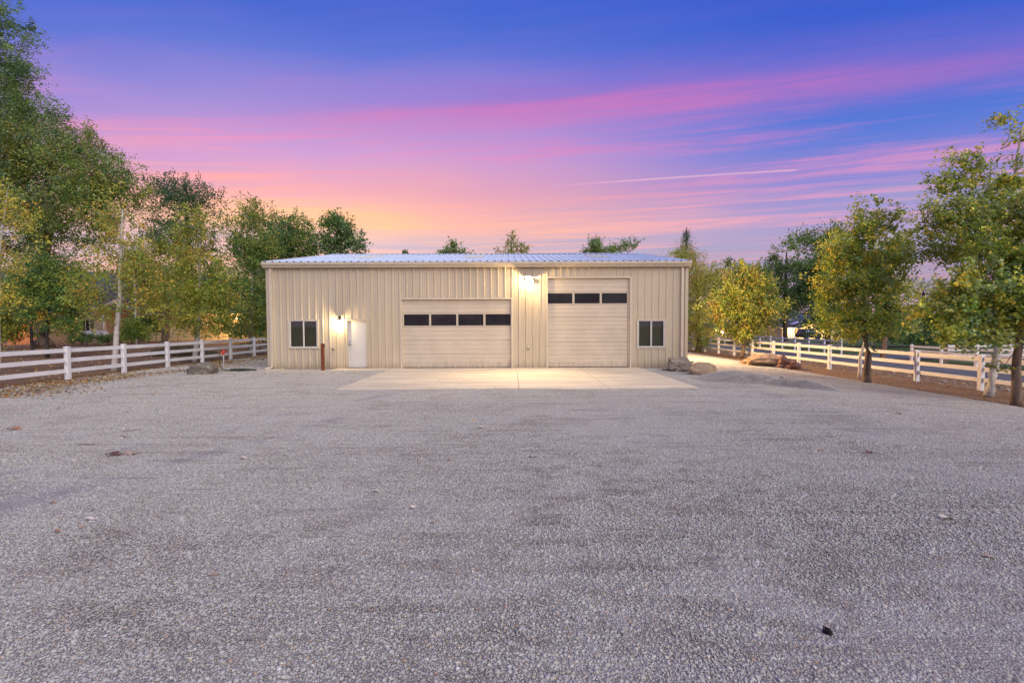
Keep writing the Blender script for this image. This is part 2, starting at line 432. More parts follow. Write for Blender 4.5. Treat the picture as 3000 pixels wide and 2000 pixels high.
def glass_mat():
    m = bpy.data.materials.new('window_glass'); m.use_nodes = True; T = NT(m.node_tree)
    T.n.remove(T.n['Principled BSDF'])
    g_ = T.node('ShaderNodeBsdfGlossy'); g_.inputs['Roughness'].default_value = 0.02; g_.inputs['Color'].default_value = (0.9, 0.95, 0.92, 1)
    t_ = T.node('ShaderNodeBsdfTransparent'); t_.inputs['Color'].default_value = (0.76, 0.80, 0.73, 1)
    fr = T.node('ShaderNodeFresnel'); fr.inputs[0].default_value = 1.55
    mx = T.node('ShaderNodeMixShader'); T.l.new(T.math('MULTIPLY', fr.outputs[0], 1.6, clamp=True), mx.inputs[0]); T.l.new(t_.outputs[0], mx.inputs[1]); T.l.new(g_.outputs[0], mx.inputs[2])
    T.l.new(mx.outputs[0], T.n['Material Output'].inputs[0])
    return m
M_glass = glass_mat()
M_dglass = mat('dark_tinted_glass', (0.012, 0.014, 0.012), 0.03, var=0.3, vscale=1.0, spec=0.6)

def emis(name, c, s):
    m = bpy.data.materials.new(name); m.use_nodes = True; T = NT(m.node_tree); p = T.n['Principled BSDF']
    p.inputs['Emission Color'].default_value = c; p.inputs['Emission Strength'].default_value = s; p.inputs['Base Color'].default_value = (0.8, 0.8, 0.8, 1)
    return m
M_bulb = emis('lit_bulb', (1, 0.86, 0.6, 1), 60)
M_warmwin = emis('lit_house_window', (1, 0.62, 0.3, 1), 1.6)
M_lampo = emis('lit_porch_globe', (1, 0.5, 0.2, 1), 25)

def lamp(name, loc, power, color, radius=0.05, parent=None):
    l = bpy.data.lights.new(name, 'POINT'); l.energy = power; l.color = color; l.shadow_soft_size = radius
    o = bpy.data.objects.new(name, l); col.objects.link(o); o.location = loc
    if parent is not None:
        o.location = Vector(loc) - org(parent); o.parent = parent
    return o

# ------------------------------------------------------------------ the ground
def sheet(name, m, rows, dz=0.0, label=None, ncol=40):
    """rows: list of (y, xl, xr)"""
    vs = []; fs = []
    for (y, xl, xr) in rows:
        for k in range(ncol + 1):
            x = xl + (xr - xl) * k / ncol; vs.append((x, y, g(x, y) + dz + (relief(x, y) if name == 'gravel_yard' else 0)))
    for r in range(len(rows) - 1):
        for k in range(ncol):
            a = r * (ncol + 1) + k; fs.append((a, a + 1, a + ncol + 2, a + ncol + 1))
    b = MB(); b.v = vs; b.f = fs
    o = b.build(name, m, smooth=True); return tag(o, kind='structure')

def relief(x, y):      # packed fines between looser stones, and shallow wheel tracks
    n = mnoise.noise(Vector((x * .35 + y * .10, y * .55, 1))) * .007 + mnoise.noise(Vector((x * 1.3, y * 1.6, 5))) * .005
    for (a, b_, w) in ((.23, -4.0, .22), (.23, -5.7, .22), (-.12, 6.2, .25), (-.12, 7.9, .25)):
        t = (y - 8) * (1 if abs(a) < .2 else 1) ; q = x - (b_ + a * t * 2 + .012 * t * t)
        n += .006 * math.exp(-(q / w) ** 2)
    return n + .001
def arr(*segs):
    out = []
    for a, b, s in segs:
        n = max(1, int(round((b - a) / s))); out += [a + (b - a) * i / n for i in range(n)]
    out.append(segs[-1][1]); return out
xs = arr((-3500, -200, 600), (-200, -60, 20), (-60, 4, 4), (4, 24, 0.5), (24, 80, 8), (80, 300, 40), (300, 4000, 700))
ys = arr((-400, -20, 80), (-20, 80, 4), (80, 300, 30), (300, 4300, 800))
b = MB(); b.v = [(x, y, g(x) - 0.035) for y in ys for x in xs]
nx = len(xs); b.f = [(j * nx + i, j * nx + i + 1, (j + 1) * nx + i + 1, (j + 1) * nx + i) for j in range(len(ys) - 1) for i in range(nx - 1)]
tag(b.build('ground', M_soil, smooth=True), kind='structure')

def wob(y, s, a=0.18): return a * mnoise.noise(Vector((y * 0.55, s, 0))) + a * 0.5 * mnoise.noise(Vector((y * 2.3, s, 4)))
ry = arr((-14, 45, 0.25))
sheet('gravel_yard', M_gravel, [(y, -15.95 + wob(y, 1), 12.8 + sstep(22, 30, y) * 0.8 + wob(y, 2)) for y in ry], 0.0, ncol=110)
sheet('road', M_asph, [(y, 19.0 + wob(y, 3, 0.06), 24.6 + wob(y, 5, 0.08)) for y in arr((-30, 60, 1), (60, 260, 10))], 0.02, ncol=8)
sheet('driveway', M_asph, [(y, 24.4, 46) for y in arr((29.9, 34.6, 0.5))], 0.03, ncol=6)
sheet('grass_field', M_grass, [(y, 25.9 + wob(y, 7, 0.2), 120) for y in arr((34.9, 150, 2))], 0.01, ncol=20)
sheet('grass_verge', M_grass, [(y, 26.1 + wob(y, 7, 0.2), 90) for y in arr((4, 29.4, 1))], 0.01, ncol=20)

# gravel stones: one 1 m patch repeated over the yard by geometry nodes
def ico():
    p = (1 + 5 ** 0.5) / 2
    v = np.array([(-1, p, 0), (1, p, 0), (-1, -p, 0), (1, -p, 0), (0, -1, p), (0, 1, p), (0, -1, -p), (0, 1, -p), (p, 0, -1), (p, 0, 1), (-p, 0, -1), (-p, 0, 1)], float)
    v /= np.linalg.norm(v[0])
    f = np.array([(0, 11, 5), (0, 5, 1), (0, 1, 7), (0, 7, 10), (0, 10, 11), (1, 5, 9), (5, 11, 4), (11, 10, 2), (10, 7, 6), (7, 1, 8), (3, 9, 4), (3, 4, 2), (3, 2, 6), (3, 6, 8), (3, 8, 9), (4, 9, 5), (2, 4, 11), (6, 2, 10), (8, 6, 7), (9, 8, 1)])
    return v, f
IV, IF = ico()
def stones(cent, rad, flat=(0.45, 0.85), jit=0.22):
    n = len(cent)
    s = np.stack([np.ones(n), rng.uniform(0.6, 1.0, n), rng.uniform(flat[0], flat[1], n)], 1) * rad[:, None]
    v = IV[None] * (1 + rng.normal(0, jit, (n, 12, 1)) * 0.6) * s[:, None, :]
    a = rng.uniform(0, 2 * np.pi, n); tl = rng.normal(0, 0.3, n)
    ct, st = np.cos(tl)[:, None], np.sin(tl)[:, None]
    y = v[..., 1] * ct - v[..., 2] * st; z = v[..., 1] * st + v[..., 2] * ct; x = v[..., 0]
    ca, sa = np.cos(a)[:, None], np.sin(a)[:, None]
    v = np.stack([x * ca - y * sa, x * sa + y * ca, z], -1) + cent[:, None, :]
    f = IF[None] + (np.arange(n) * 12)[:, None, None]
    return v.reshape(-1, 3), f.reshape(-1, 3)
def stone_tint(n):
    val = np.clip(rng.normal(0.455, 0.055, n), 0.24, 0.66)
    c = np.stack([val, val * rng.normal(0.975, 0.02, n), val * rng.normal(0.88, 0.035, n), np.ones(n)], 1)
    k = rng.random(n) < 0.05; c[k, :3] *= (1.0, 0.78, 0.62)
    k = rng.random(n) < 0.06; c[k, :3] *= 0.5
    return np.repeat(c, 12, 0)
N = 8200
rad = np.clip(rng.lognormal(math.log(0.0062), 0.42, N), 0.0035, 0.021)
cent = np.stack([rng.uniform(-.5, .5, N), rng.uniform(-.5, .5, N), rng.uniform(0.000, 0.006, N)], 1)
pv, pf = stones(cent, rad, (0.35, 0.7))
pm = np_mesh('gravel_stones', pv, pf, M_stone, smooth=True, colors=stone_tint(N))
go = link_mesh(pm, 'gravel_stones')
tag(go, 'loose pale grey crushed gravel covering the yard', 'gravel', kind='stuff')
ng = bpy.data.node_groups.new('spread_gravel', 'GeometryNodeTree')
ng.interface.new_socket('Geometry', in_out='INPUT', socket_type='NodeSocketGeometry')
ng.interface.new_socket('Geometry', in_out='OUTPUT', socket_type='NodeSocketGeometry')
G = NT(ng)
gi = G.node('NodeGroupInput'); gout = G.node('NodeGroupOutput')
grid = G.node('GeometryNodeMeshGrid')
for k, vv in zip(('Size X', 'Size Y', 'Vertices X', 'Vertices Y'), (28.0, 40.0, 29, 41)): grid.inputs[k].default_value = vv
pos = G.node('GeometryNodeInputPosition'); sx = G.node('ShaderNodeSeparateXYZ'); G.l.new(pos.outputs[0], sx.inputs[0])
px = G.math('ADD', sx.outputs[0], -1.6); py = G.math('ADD', sx.outputs[1], 20.9)
gz = G.mr(px, 8, 16, 0, -0.32)
setp = G.node('GeometryNodeSetPosition'); G.l.new(grid.outputs[0], setp.inputs['Geometry']); G.l.new(G.xyz(px, py, G.math('ADD', gz, 0.001)), setp.inputs['Position'])
iop = G.node('GeometryNodeInstanceOnPoints'); G.l.new(setp.outputs[0], iop.inputs['Points']); G.l.new(gi.outputs[0], iop.inputs['Instance'])
rv = G.node('FunctionNodeRandomValue', data_type='INT'); rv.inputs['Min'].default_value = 0; rv.inputs['Max'].default_value = 3
G.l.new(G.xyz(0.0, 0.0, G.math('MULTIPLY', rv.outputs[2], math.pi / 2)), iop.inputs['Rotation'])
ri = G.node('GeometryNodeRotateInstances'); G.l.new(iop.outputs[0], ri.inputs[0])
ri.inputs['Local Space'].default_value = False
G.l.new(G.node('GeometryNodeInputPosition').outputs[0], ri.inputs['Pivot Point'])
pos2 = G.node('GeometryNodeInputPosition'); s2 = G.node('ShaderNodeSeparateXYZ'); G.l.new(pos2.outputs[0], s2.inputs[0])
sl_ = G.math('SUBTRACT', G.mr(G.math('SUBTRACT', s2.outputs[0], .5), 8, 16, 0, -0.32), G.mr(G.math('ADD', s2.outputs[0], .5), 8, 16, 0, -0.32))
G.l.new(G.xyz(0.0, sl_, 0.0), ri.inputs['Rotation'])
G.l.new(ri.outputs[0], gout.inputs[0])
md = go.modifiers.new('spread', 'NODES'); md.node_group = ng

# heaps of spare gravel by the right-hand drive
def mound(name, label, cx, cy, rx, ry_, h, ang, seed):
    n = 26; vs = []; fs = []
    def hz(u_, v_):
        r = math.hypot(u_, v_)
        k = max(0, 1 - r * r)
        return h * k ** 1.25 * (1 + 0.35 * mnoise.noise(Vector((u_ * 2.1, v_ * 2.1, seed))))
    ca, sa = math.cos(ang), math.sin(ang)
    def P(u_, v_):
        x = cx + (u_ * rx) * ca - (v_ * ry_) * sa; y = cy + (u_ * rx) * sa + (v_ * ry_) * ca
        return (x, y, g(x) + hz(u_, v_) - 0.012)
    for j in range(n + 1):
        for i in range(n + 1):
            vs.append(P(-1 + 2 * i / n, -1 + 2 * j / n))
    fs = [(j * (n + 1) + i, j * (n + 1) + i + 1, (j + 1) * (n + 1) + i + 1, (j + 1) * (n + 1) + i) for j in range(n) for i in range(n)]
    root = thing(name, label, 'gravel heap', (cx, cy, g(cx)))
    b_ = MB(); b_.v = vs; b_.f = fs; b_.build('heap_bed', M_gravel, root, smooth=True)
    m_ = int(rx * ry_ * 4 * 4500)
    uv = rng.uniform(-1, 1, (m_, 2)); uv = uv[np.hypot(uv[:, 0], uv[:, 1]) < 1]
    c = np.array([P(a_, b2) for a_, b2 in uv]); c[:, 2] += 0.012 - g(cx); c[:, 0] -= cx; c[:, 1] -= cy
    c[:, 2] += 0
    rd = np.clip(rng.lognormal(math.log(0.0085), 0.35, len(c)), 0.004, 0.03)
    v_, f_ = stones(c, rd)
    o = link_mesh(np_mesh('heap_stones', v_, f_, M_stone, True, stone_tint(len(c))), 'heap_stones', root)
    o['kind'] = 'stuff'
mx_, my_ = gnd(2185, 1118)
mound('gravel_heap', 'low broad heap of loose grey gravel in front of the round boulder', mx_, my_ + .3, 1.7, 0.95, 0.31, R(-24), 1.0)
mx_, my_ = gnd(2330, 1132)
mound('gravel_heap', 'long thin gravel ridge right of the broad heap, topped by a dark stone', mx_, my_, 1.25, 0.42, 0.22, R(-48), 5.0)

# ------------------------------------------------------------------ hills
def hill(name, pts, dist, m):
    b_ = MB(); n = len(pts)
    for X, Y in pts:
        x = wx(X, dist); z = wz(X, Y, dist)
        b_.v += [(x, dist, z), (x, dist - 900, z * 0.45), (x, dist - 1600, -2)]
    for i in range(n - 1):
        a = i * 3; b_.f += [(a, a + 1, a + 4, a + 3), (a + 1, a + 2, a + 5, a + 4)]
    tag(b_.build(name, m, smooth=True), kind='structure')
pts = []
for i in range(0, 61):
    X = -900 + i * 95
    base_ = 800 if X < 600 else 800 + min(1, (X - 600) / 900) * 120
    pts.append((X, base_ - 16 * mnoise.noise(Vector((i * 0.21, 2, 0))) - 6 * mnoise.noise(Vector((i * 0.8, 5, 0))) + (0 if X > 420 else -6)))
hill('distant_hills', pts, 4200, M_hill)
# ------------------------------------------------------------------ steel building
BX0, BX1, BY0, BY1 = -10.6, 7.6, 19.8, 34.8
ZT = 4.42; RY, RZ = 27.3, 6.10
K = F / BY0   # px per metre on the front wall
def fx(X): return (X - 1500) / K
def fz(X, Y): return CZ + (950 - yc(X, Y)) / K
bld = thing('steel_building', 'beige ribbed metal workshop with two roll-up doors and pale metal roof', 'metal building', (-1.5, BY0, 0))

# openings on the front: x0, x1, z0, z1
G1 = (fx(1177), fx(1499), -0.02, fz(1340, 876.5))
G2 = (fx(1603.5), fx(1846), -0.02, fz(1720, 814.5))
MD = (fx(1015.5), fx(1077), 0.0, fz(1045, 937.5))
W1 = (fx(849), fx(931), fz(890, 1018.5), fz(890, 938))
W2 = (fx(1868.5), fx(1946.5), fz(1905, 1017), fz(1905, 937.5))
OPEN = [G1, G2, MD, W1, W2]
RIBX0 = fx(823.3)
RP = 0.3048
def panel_prof():
    """depth profile of one rib bay, offsets from the rib centre"""
    r = [(-0.046, 0.0), (-0.020, 0.032), (0.020, 0.032), (0.046, 0.0)]
    for c in (0.112, 0.193):
        r += [(c - 0.019, 0.0), (c - 0.009, 0.0045), (c + 0.009, 0.0045), (c + 0.019, 0.0)]
    return r
PP = []
k0 = int(math.floor((BX0 - RIBX0) / RP)) - 1
for k in range(k0, k0 + 64):
    for dx_, h in panel_prof(): PP.append((RIBX0 + k * RP + dx_, h))
def depth_at(x):
    for i in range(len(PP) - 1):
        if PP[i][0] <= x <= PP[i + 1][0]:
            a, b_ = PP[i], PP[i + 1]
            return a[1] + (b_[1] - a[1]) * (x - a[0]) / max(1e-9, b_[0] - a[0])
    return 0
def strip(mb, xa, xb, z0, z1):
    pts = [xa] + [p[0] for p in PP if xa + 1e-4 < p[0] < xb - 1e-4] + [xb]
    n = len(mb.v)
    for x in pts:
        y = BY0 - depth_at(x); mb.v += [(x, y, z0), (x, y, z1)]
    for i in range(len(pts) - 1):
        mb.f.append((n + 2 * i, n + 2 * i + 2, n + 2 * i + 3, n + 2 * i + 1))
x = BX0 + 0.09
edges = []
while x < BX1 - 0.09:
    edges.append(x)
    kk = math.floor((x - RIBX0 - 0.05) / RP) + 3
    x = RIBX0 + kk * RP + 0.05
edges.append(BX1 - 0.09)
for a, b_ in zip(edges[:-1], edges[1:]):
    if b_ - a < 0.02: continue
    full = [o for o in OPEN if o[0] <= a + .001 and o[1] >= b_ - .001 and o[2] > .1]
    if full:
        mb = MB(); strip(mb, a, b_, full[0][3], ZT); mb.build('wall_panel', M_wall, bld)
        mb = MB(); strip(mb, a, b_, .02, full[0][2]); mb.build('wall_panel', M_wall, bld); continue
    mb = MB(); cuts = sorted(set([a, b_] + [c for o in OPEN for c in o[:2] if a < c < b_]))
    for xa, xb in zip(cuts[:-1], cuts[1:]):
        mid = (xa + xb) / 2; op = [o for o in OPEN if o[0] < mid < o[1]]
        if not op: strip(mb, xa, xb, 0.02, ZT)
        else:
            o = op[0]; strip(mb, xa, xb, o[3], ZT)
            if o[2] > 0.1: strip(mb, xa, xb, 0.02, o[2])
    mb.build('wall_panel', M_wall, bld)
# side and rear walls (ribbed too, coarser)
def sidewall(x, s):
    mb = MB(); n = int((BY1 - BY0) / RP); pts = []
    for i in range(n + 1):
        y = BY0 + 0.01 + i * RP * 0.995
        for d_, h in ((-0.04, 0), (-0.02, 0.03), (0.02, 0.03), (0.04, 0)):
            if BY0 < y + d_ < BY1: pts.append((y + d_, h))
    for y, h in pts:
        zt = ZT + (RZ - ZT - 0.12) * (1 - abs(y - RY) / (RY - BY0))
        mb.v += [(x + s * h, y, 0.02), (x + s * h, y, zt)]
    for i in range(len(pts) - 1): mb.f.append((2 * i, 2 * i + 2, 2 * i + 3, 2 * i + 1))
    mb.build('side_wall', M_wall, bld)
sidewall(BX0, -1); sidewall(BX1, 1)
MB().box(BX0, BX1, BY1, BY1 + 0.04, 0.02, ZT).build('rear_wall', M_wall, bld)
MB().box(BX0 + .05, BX1 - .05, BY0 + 0.0, BY1 - .1, -0.1, 0.035).build('floor_slab', M_conc, bld)
# corner trims
for (xc, s) in ((BX0, 1), (BX1, -1)):
    xa, xb = sorted((xc - s * 0.035, xc + s * 0.10))
    MB().prism([(xa, BY0 - 0.045), (xb, BY0 - 0.045), (xb, BY0 - 0.001), (xa + (0.04 if s > 0 else 0.1), BY0 - 0.001), (xa + (0.04 if s > 0 else 0.1), BY0 + 0.11), (xa, BY0 + 0.11)] if s > 0 else
               [(xa, BY0 - 0.045), (xb, BY0 - 0.045), (xb, BY0 + 0.11), (xb - 0.04, BY0 + 0.11), (xb - 0.04, BY0 - 0.001), (xa, BY0 - 0.001)], 0.02, ZT).build('corner_trim', M_wall, bld, bevel=0.004)
# roof panels
RX0, RX1 = fx(768) * 0.985, fx(2027) * 0.985
EY, EZ = 19.60, 4.62
def roofz(y): return EZ + (RZ - EZ) * (y - EY) / (RY - EY) if y <= RY else RZ - (RZ - EZ) * (y - RY) / (RY - EY)
nroof = 20; rw = (RX1 - RX0) / nroof
def roof_panel(i, ya, yb, m=None, dz=0.0, name='roof_panel'):
    mb = MB(); xa = RX0 + i * rw; prof = []
    for j in range(3):
        c = xa + rw * (j + 0.5) / 3
        prof += [(c - 0.05, 0), (c - 0.022, 0.035), (c + 0.022, 0.035), (c + 0.05, 0)]
    prof = [(xa, 0)] + prof + [(xa + rw, 0)]
    for x, h in prof:
        mb.v += [(x, ya, roofz(ya) + h + dz), (x, yb, roofz(yb) + h + dz)]
    for q in range(len(prof) - 1): mb.f.append((2 * q, 2 * q + 2, 2 * q + 3, 2 * q + 1))
    return mb.build(name, m or M_roof, bld)
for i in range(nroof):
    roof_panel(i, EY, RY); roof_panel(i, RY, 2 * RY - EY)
def nearest_panel(X): return int(round((wx(X, 24.5) - RX0) / rw - 0.5))
for X in (1070, 1384, 1765): roof_panel(nearest_panel(X), 22.6, 25.8, M_sky, 0.008, 'skylight_panel')
mb = MB(); mb.extx([(RY - .2, RZ - 0.0), (RY, RZ + 0.055), (RY + .2, RZ - 0.0), (RY, RZ + 0.04)], RX0, RX1).build('ridge_cap', M_roof, bld)
mb = MB()
for i in range(nroof * 3):
    c = RX0 + (i + 0.5) * rw / 3
    mb.extx([(EY - 0.004, EZ + 0.002), (EY - 0.004, EZ + 0.033), (EY + 0.03, EZ + 0.034), (EY + 0.03, EZ + 0.002)], c - 0.030, c + 0.030)
o = mb.build('rib_closures', M_black, bld); o['kind'] = 'stuff'
# underside + gable fascia + gutter
MB().poly([(RX0, EY, EZ - .03), (RX1, EY, EZ - .03), (RX1, RY, RZ - .03), (RX0, RY, RZ - .03), (RX1, 2 * RY - EY, EZ - .03), (RX0, 2 * RY - EY, EZ - .03)],
          [(0, 1, 2, 3), (3, 2, 4, 5)]).build('roof_underside', M_wall, bld)
for xx in (RX0, RX1):
    s = 0.04 if xx < 0 else -0.04
    xa, xb = sorted((xx - s * .3, xx + s))
    mb = MB()
    for (ya, yb) in ((EY, RY), (RY, 2 * RY - EY)):
        za, zb = roofz(ya), roofz(yb)
        mb.poly([(xa, ya, za - .17), (xb, ya, za - .17), (xb, yb, zb - .17), (xa, yb, zb - .17), (xa, ya, za + .04), (xb, ya, za + .04), (xb, yb, zb + .04), (xa, yb, zb + .04)],
                [(0, 3, 2, 1), (4, 5, 6, 7), (0, 1, 5, 4), (1, 2, 6, 5), (2, 3, 7, 6), (3, 0, 4, 7)])
    mb.build('rake_trim', M_trim, bld)
gz0 = 4.385
ge_ = [(BY0 - .05, gz0), (BY0 - .20, gz0 + .005), (BY0 - .235, gz0 + .075), (BY0 - .265, gz0 + .095), (BY0 - .30, gz0 + .14), (BY0 - .305, gz0 + .215), (BY0 - .27, gz0 + .215), (BY0 - .05, gz0 + .19)]
MB().extx(ge_, RX0 + 0.02, RX1 - 0.02).build('gutter', M_trim, bld)
# downspouts
def downspout(X, sgn):
    x = fx(X); w = 0.055; mb = MB()
    y1 = BY0 - 0.045
    mb.box(x - w, x + w, y1 - 0.075, y1, 0.14, gz0 + .02)
    d_ = mb.build('downspout', M_trim, bld, bevel=0.008)
    e_ = MB().tube([(x, y1 - .04, 0.17), (x, y1 - .07, 0.10), (x + sgn * .10, y1 - .10, 0.055), (x + sgn * .26, y1 - .13, 0.04)], [0.058, 0.058, 0.055, 0.055], 8)
    e_.build('elbow', M_trim, d_)
    for z in (1.0, 2.9):
        MB().box(x - w - .012, x + w + .012, y1 - 0.082, y1 + 0.0, z, z + .03).build('strap', M_trim, d_)
downspout(798.5, -1); downspout(1996, 1)

# roll-up doors
def rollup(op, npane, px0, px1, zj, kwin, label):
    """zj: joint heights from bottom up; kwin index of the window section"""
    x0, x1, z0, z1 = op
    yd = BY0 + 0.075
    d_ = MB().box(x0 - .02, x1 + .02, yd + .05, yd + .06, 0, z1 + .02).build('garage_door', M_door, bld, label=label)
    for s in range(len(zj) - 1):
        a, b2 = zj[s], zj[s + 1]; h = b2 - a
        if s != kwin:
            pr = [(yd + .045, a + .004), (yd + .008, a + .004), (yd, a + .012)]
            for fr_ in (0.335, 0.665):
                zc = a + h * fr_
                pr += [(yd, zc - .024), (yd + .011, zc - .015), (yd + .011, zc + .004), (yd, zc + .016)]
            pr += [(yd, b2 - .012), (yd + .008, b2 - .004), (yd + .045, b2 - .004)]
            sec = MB().extx(pr, x0 - .01, x1 + .01).build('door_section', M_door, d_)
        else:
            mb = MB(); cur = x0 - .01
            ph0, ph1 = a + .025, b2 - .03
            mb.box(x0 - .01, x1 + .01, yd, yd + .045, a + .004, ph0); mb.box(x0 - .01, x1 + .01, yd, yd + .045, ph1, b2 - .004)
            W_ = (px1 - px0); pw = W_ / npane
            st = [(x0 - .01, px0 + .02)] + [(px0 + pw * i - .02, px0 + pw * i + .02) for i in range(1, npane)] + [(px1 - .02, x1 + .01)]
            for s0, s1 in st: mb.box(s0, s1, yd, yd + .045, ph0, ph1)
            mb.build('window_section', M_door, d_)
            for i in range(npane):
                a0 = px0 + pw * i + .02; a1 = px0 + pw * (i + 1) - .02
                fm = MB()
                t = .022
                fm.box(a0 - .012, a1 + .012, yd - .012, yd - .001, ph0 - .012, ph0 + t); fm.box(a0 - .012, a1 + .012, yd - .012, yd - .001, ph1 - t, ph1 + .012)
                fm.box(a0 - .012, a0 + t, yd - .012, yd - .001, ph0 + t, ph1 - t); fm.box(a1 - t, a1 + .012, yd - .012, yd - .001, ph0 + t, ph1 - t)
                fm.build('pane_frame', M_trim, d_)
                MB().box(a0, a1, yd + .008, yd + .014, ph0, ph1).build('window_pane', M_dglass, d_)
    MB().box(x0, x1, yd - .004, yd + .05, 0.032, 0.052).build('bottom_seal', M_black, d_)
    # jamb and header trims
    t = 0.075
    for nm, (a0, a1, b0, b1) in (('jamb_trim', (x0 - .045, x0 + .018, 0.02, z1)), ('jamb_trim', (x1 - .018, x1 + .045, 0.02, z1)), ('header_trim', (x0 - .05, x1 + .05, z1 - .012, z1 + .05))):
        MB().box(a0, a1, BY0 - .042, BY0 + .07, b0, b1).build(nm, M_trim, bld, bevel=0.004)
H1 = 40.0 / K
z1_ = [0.055 + H1 * i for i in range(6)]; z1_[-1] = G1[3]
rollup(G1, 4, fx(1180), fx(1499), z1_, 3, 'wide low almond roll-up door with a row of four dark panes')
H2 = 36.7 / K
z2_ = [0.055 + H2 * i for i in range(7)] + [G2[3]]
rollup(G2, 3, fx(1600.5), fx(1840.5), z2_, 5, 'tall narrow almond roll-up door with a row of three dark panes')
MB().box(G2[1] - .075, G2[1] - .02, BY0 + .02, BY0 + .07, .03, G2[3] - .01).build('jamb_trim', M_wall, bld)

# entry door
x0, x1, z0, z1 = MD
fr = MB(); fr.box(x0 - .03, x0 + .045, BY0 - .045, BY0 + .10, .03, z1 + .0); fr.box(x1 - .03, x1 + .012, BY0 - .045, BY0 + .10, .03, z1 + .0); fr.box(x0 - .03, x1 + .012, BY0 - .05, BY0 + .10, z1 - .03, z1 + .03)
fr.build('door_frame', M_wall, bld, bevel=.004)
dl = MB().box(x0 + .045, x1 - .03, BY0 + .035, BY0 + .08, .075, z1 - .03).build('entry_door', M_white, bld, bevel=.003, label='plain white steel entry door')
hx, hz = fx(1023), fz(1023, 1009)
MB().tube([(hx, BY0 + .034, hz), (hx, BY0 - .02, hz)], .028, 12).tube([(hx, BY0 - .02, hz), (hx + .03, BY0 - .028, hz), (hx + .12, BY0 - .026, hz - .005)], .011, 8).build('door_handle', M_chrome, dl, smooth=False)
MB().tube([(hx, BY0 + .034, hz + .12), (hx, BY0 + .015, hz + .12)], .026, 12).build('deadbolt', M_chrome, dl)
MB().box(x0 + .02, x1 - .02, BY0 - .07, BY0 + .09, .032, .07).build('threshold', M_chrome, bld)

# sliding windows
def slider(op, label):
    x0, x1, z0, z1 = op
    w = MB(); t = .036
    w.box(x0, x1, BY0 - .035, BY0 + .05, z0, z0 + t); w.box(x0, x1, BY0 - .035, BY0 + .05, z1 - t, z1)
    w.box(x0, x0 + t, BY0 - .035, BY0 + .05, z0 + t, z1 - t); w.box(x1 - t, x1, BY0 - .035, BY0 + .05, z0 + t, z1 - t)
    xm = (x0 + x1) / 2
    w.box(xm - .02, xm + .02, BY0 - .025, BY0 + .05, z0 + t, z1 - t)
    win = w.build('window', M_white, bld, bevel=.004, label=label)
    MB().box(x0 - .05, x1 + .05, BY0 - .042, BY0 - .002, z1 - .005, z1 + .022).build('window_trim', M_trim, win)
    MB().box(x0 - .05, x1 + .05, BY0 - .045, BY0 - .002, z0 - .03, z0 - .002).build('window_sill', M_trim, win)
    for a0, a1 in ((x0 - .05, x0 - .002), (x1 + .002, x1 + .05)):
        MB().box(a0, a1, BY0 - .042, BY0 - .002, z0 - .002, z1 - .005).build('window_trim', M_trim, win)
    for a0, a1, yy in ((x0 + t, xm - .02, BY0 + .005), (xm + .02, x1 - t, BY0 - .008)):
        f2 = MB(); q = .016
        f2.box(a0, a1, yy - .01, yy + .015, z0 + t, z0 + t + q); f2.box(a0, a1, yy - .01, yy + .015, z1 - t - q, z1 - t)
        f2.box(a0, a0 + q, yy - .01, yy + .015, z0 + t + q, z1 - t - q); f2.box(a1 - q, a1, yy - .01, yy + .015, z0 + t + q, z1 - t - q)
        f2.build('sash', M_white, win)
        MB().box(a0 + q, a1 - q, yy, yy + .004, z0 + t + q, z1 - t - q).build('pane', M_glass, win)
    bl = MB(); zz = z0 + t
    while zz < z1 - t:
        bl.poly([(x0 + t, BY0 + .10, zz), (x1 - t, BY0 + .10, zz), (x1 - t, BY0 + .135, zz + .034), (x0 + t, BY0 + .135, zz + .034)], [(0, 1, 2, 3)]); zz += .046
    o = bl.build('blind_slats', M_blind, win); o['kind'] = 'stuff'
    MB().box(x0 - .1, x1 + .1, BY0 + .30, BY0 + .31, z0 - .1, z1 + .1).build('room_shade_sheet', M_black, win)  # black sheet standing in for the shade of the unlit room
slider(W1, 'left slider window with lowered blinds by the entry door')
slider(W2, 'right slider window with lowered blinds beyond the tall door')

# wall mounted things
xl, zl = fx(996.5), fz(996, 943)
lt = thing('wall_lantern', 'small lit porch lantern on the wall left of the white entry door', 'lamp', (xl, BY0 - .03, zl + .1))
MB().box(xl - .05, xl + .05, BY0 - .055, BY0 - .034, zl + .06, zl + .24).build('back_plate', M_black, lt, bevel=.004)
MB().tube([(xl, BY0 - .05, zl + .20), (xl, BY0 - .11, zl + .25), (xl, BY0 - .20, zl + .22), (xl, BY0 - .20, zl + .14)], .009, 6).build('arm', M_black, lt)
MB().lathe((xl, BY0 - .20, zl), [(.012, .16), (.05, .125), (.098, .10), (.100, .085), (.012, .088)], 16).build('cap', M_black, lt)
MB().lathe((xl, BY0 - .20, zl), [(.014, .085), (.034, .07), (.042, .03), (.036, -.01), (.012, -.03)], 14).build('bulb', M_bulb, lt, smooth=True)
lamp('lantern_light', (xl, BY0 - .20, zl - .045), 80, (1.0, 0.74, 0.40), 0.03, lt)

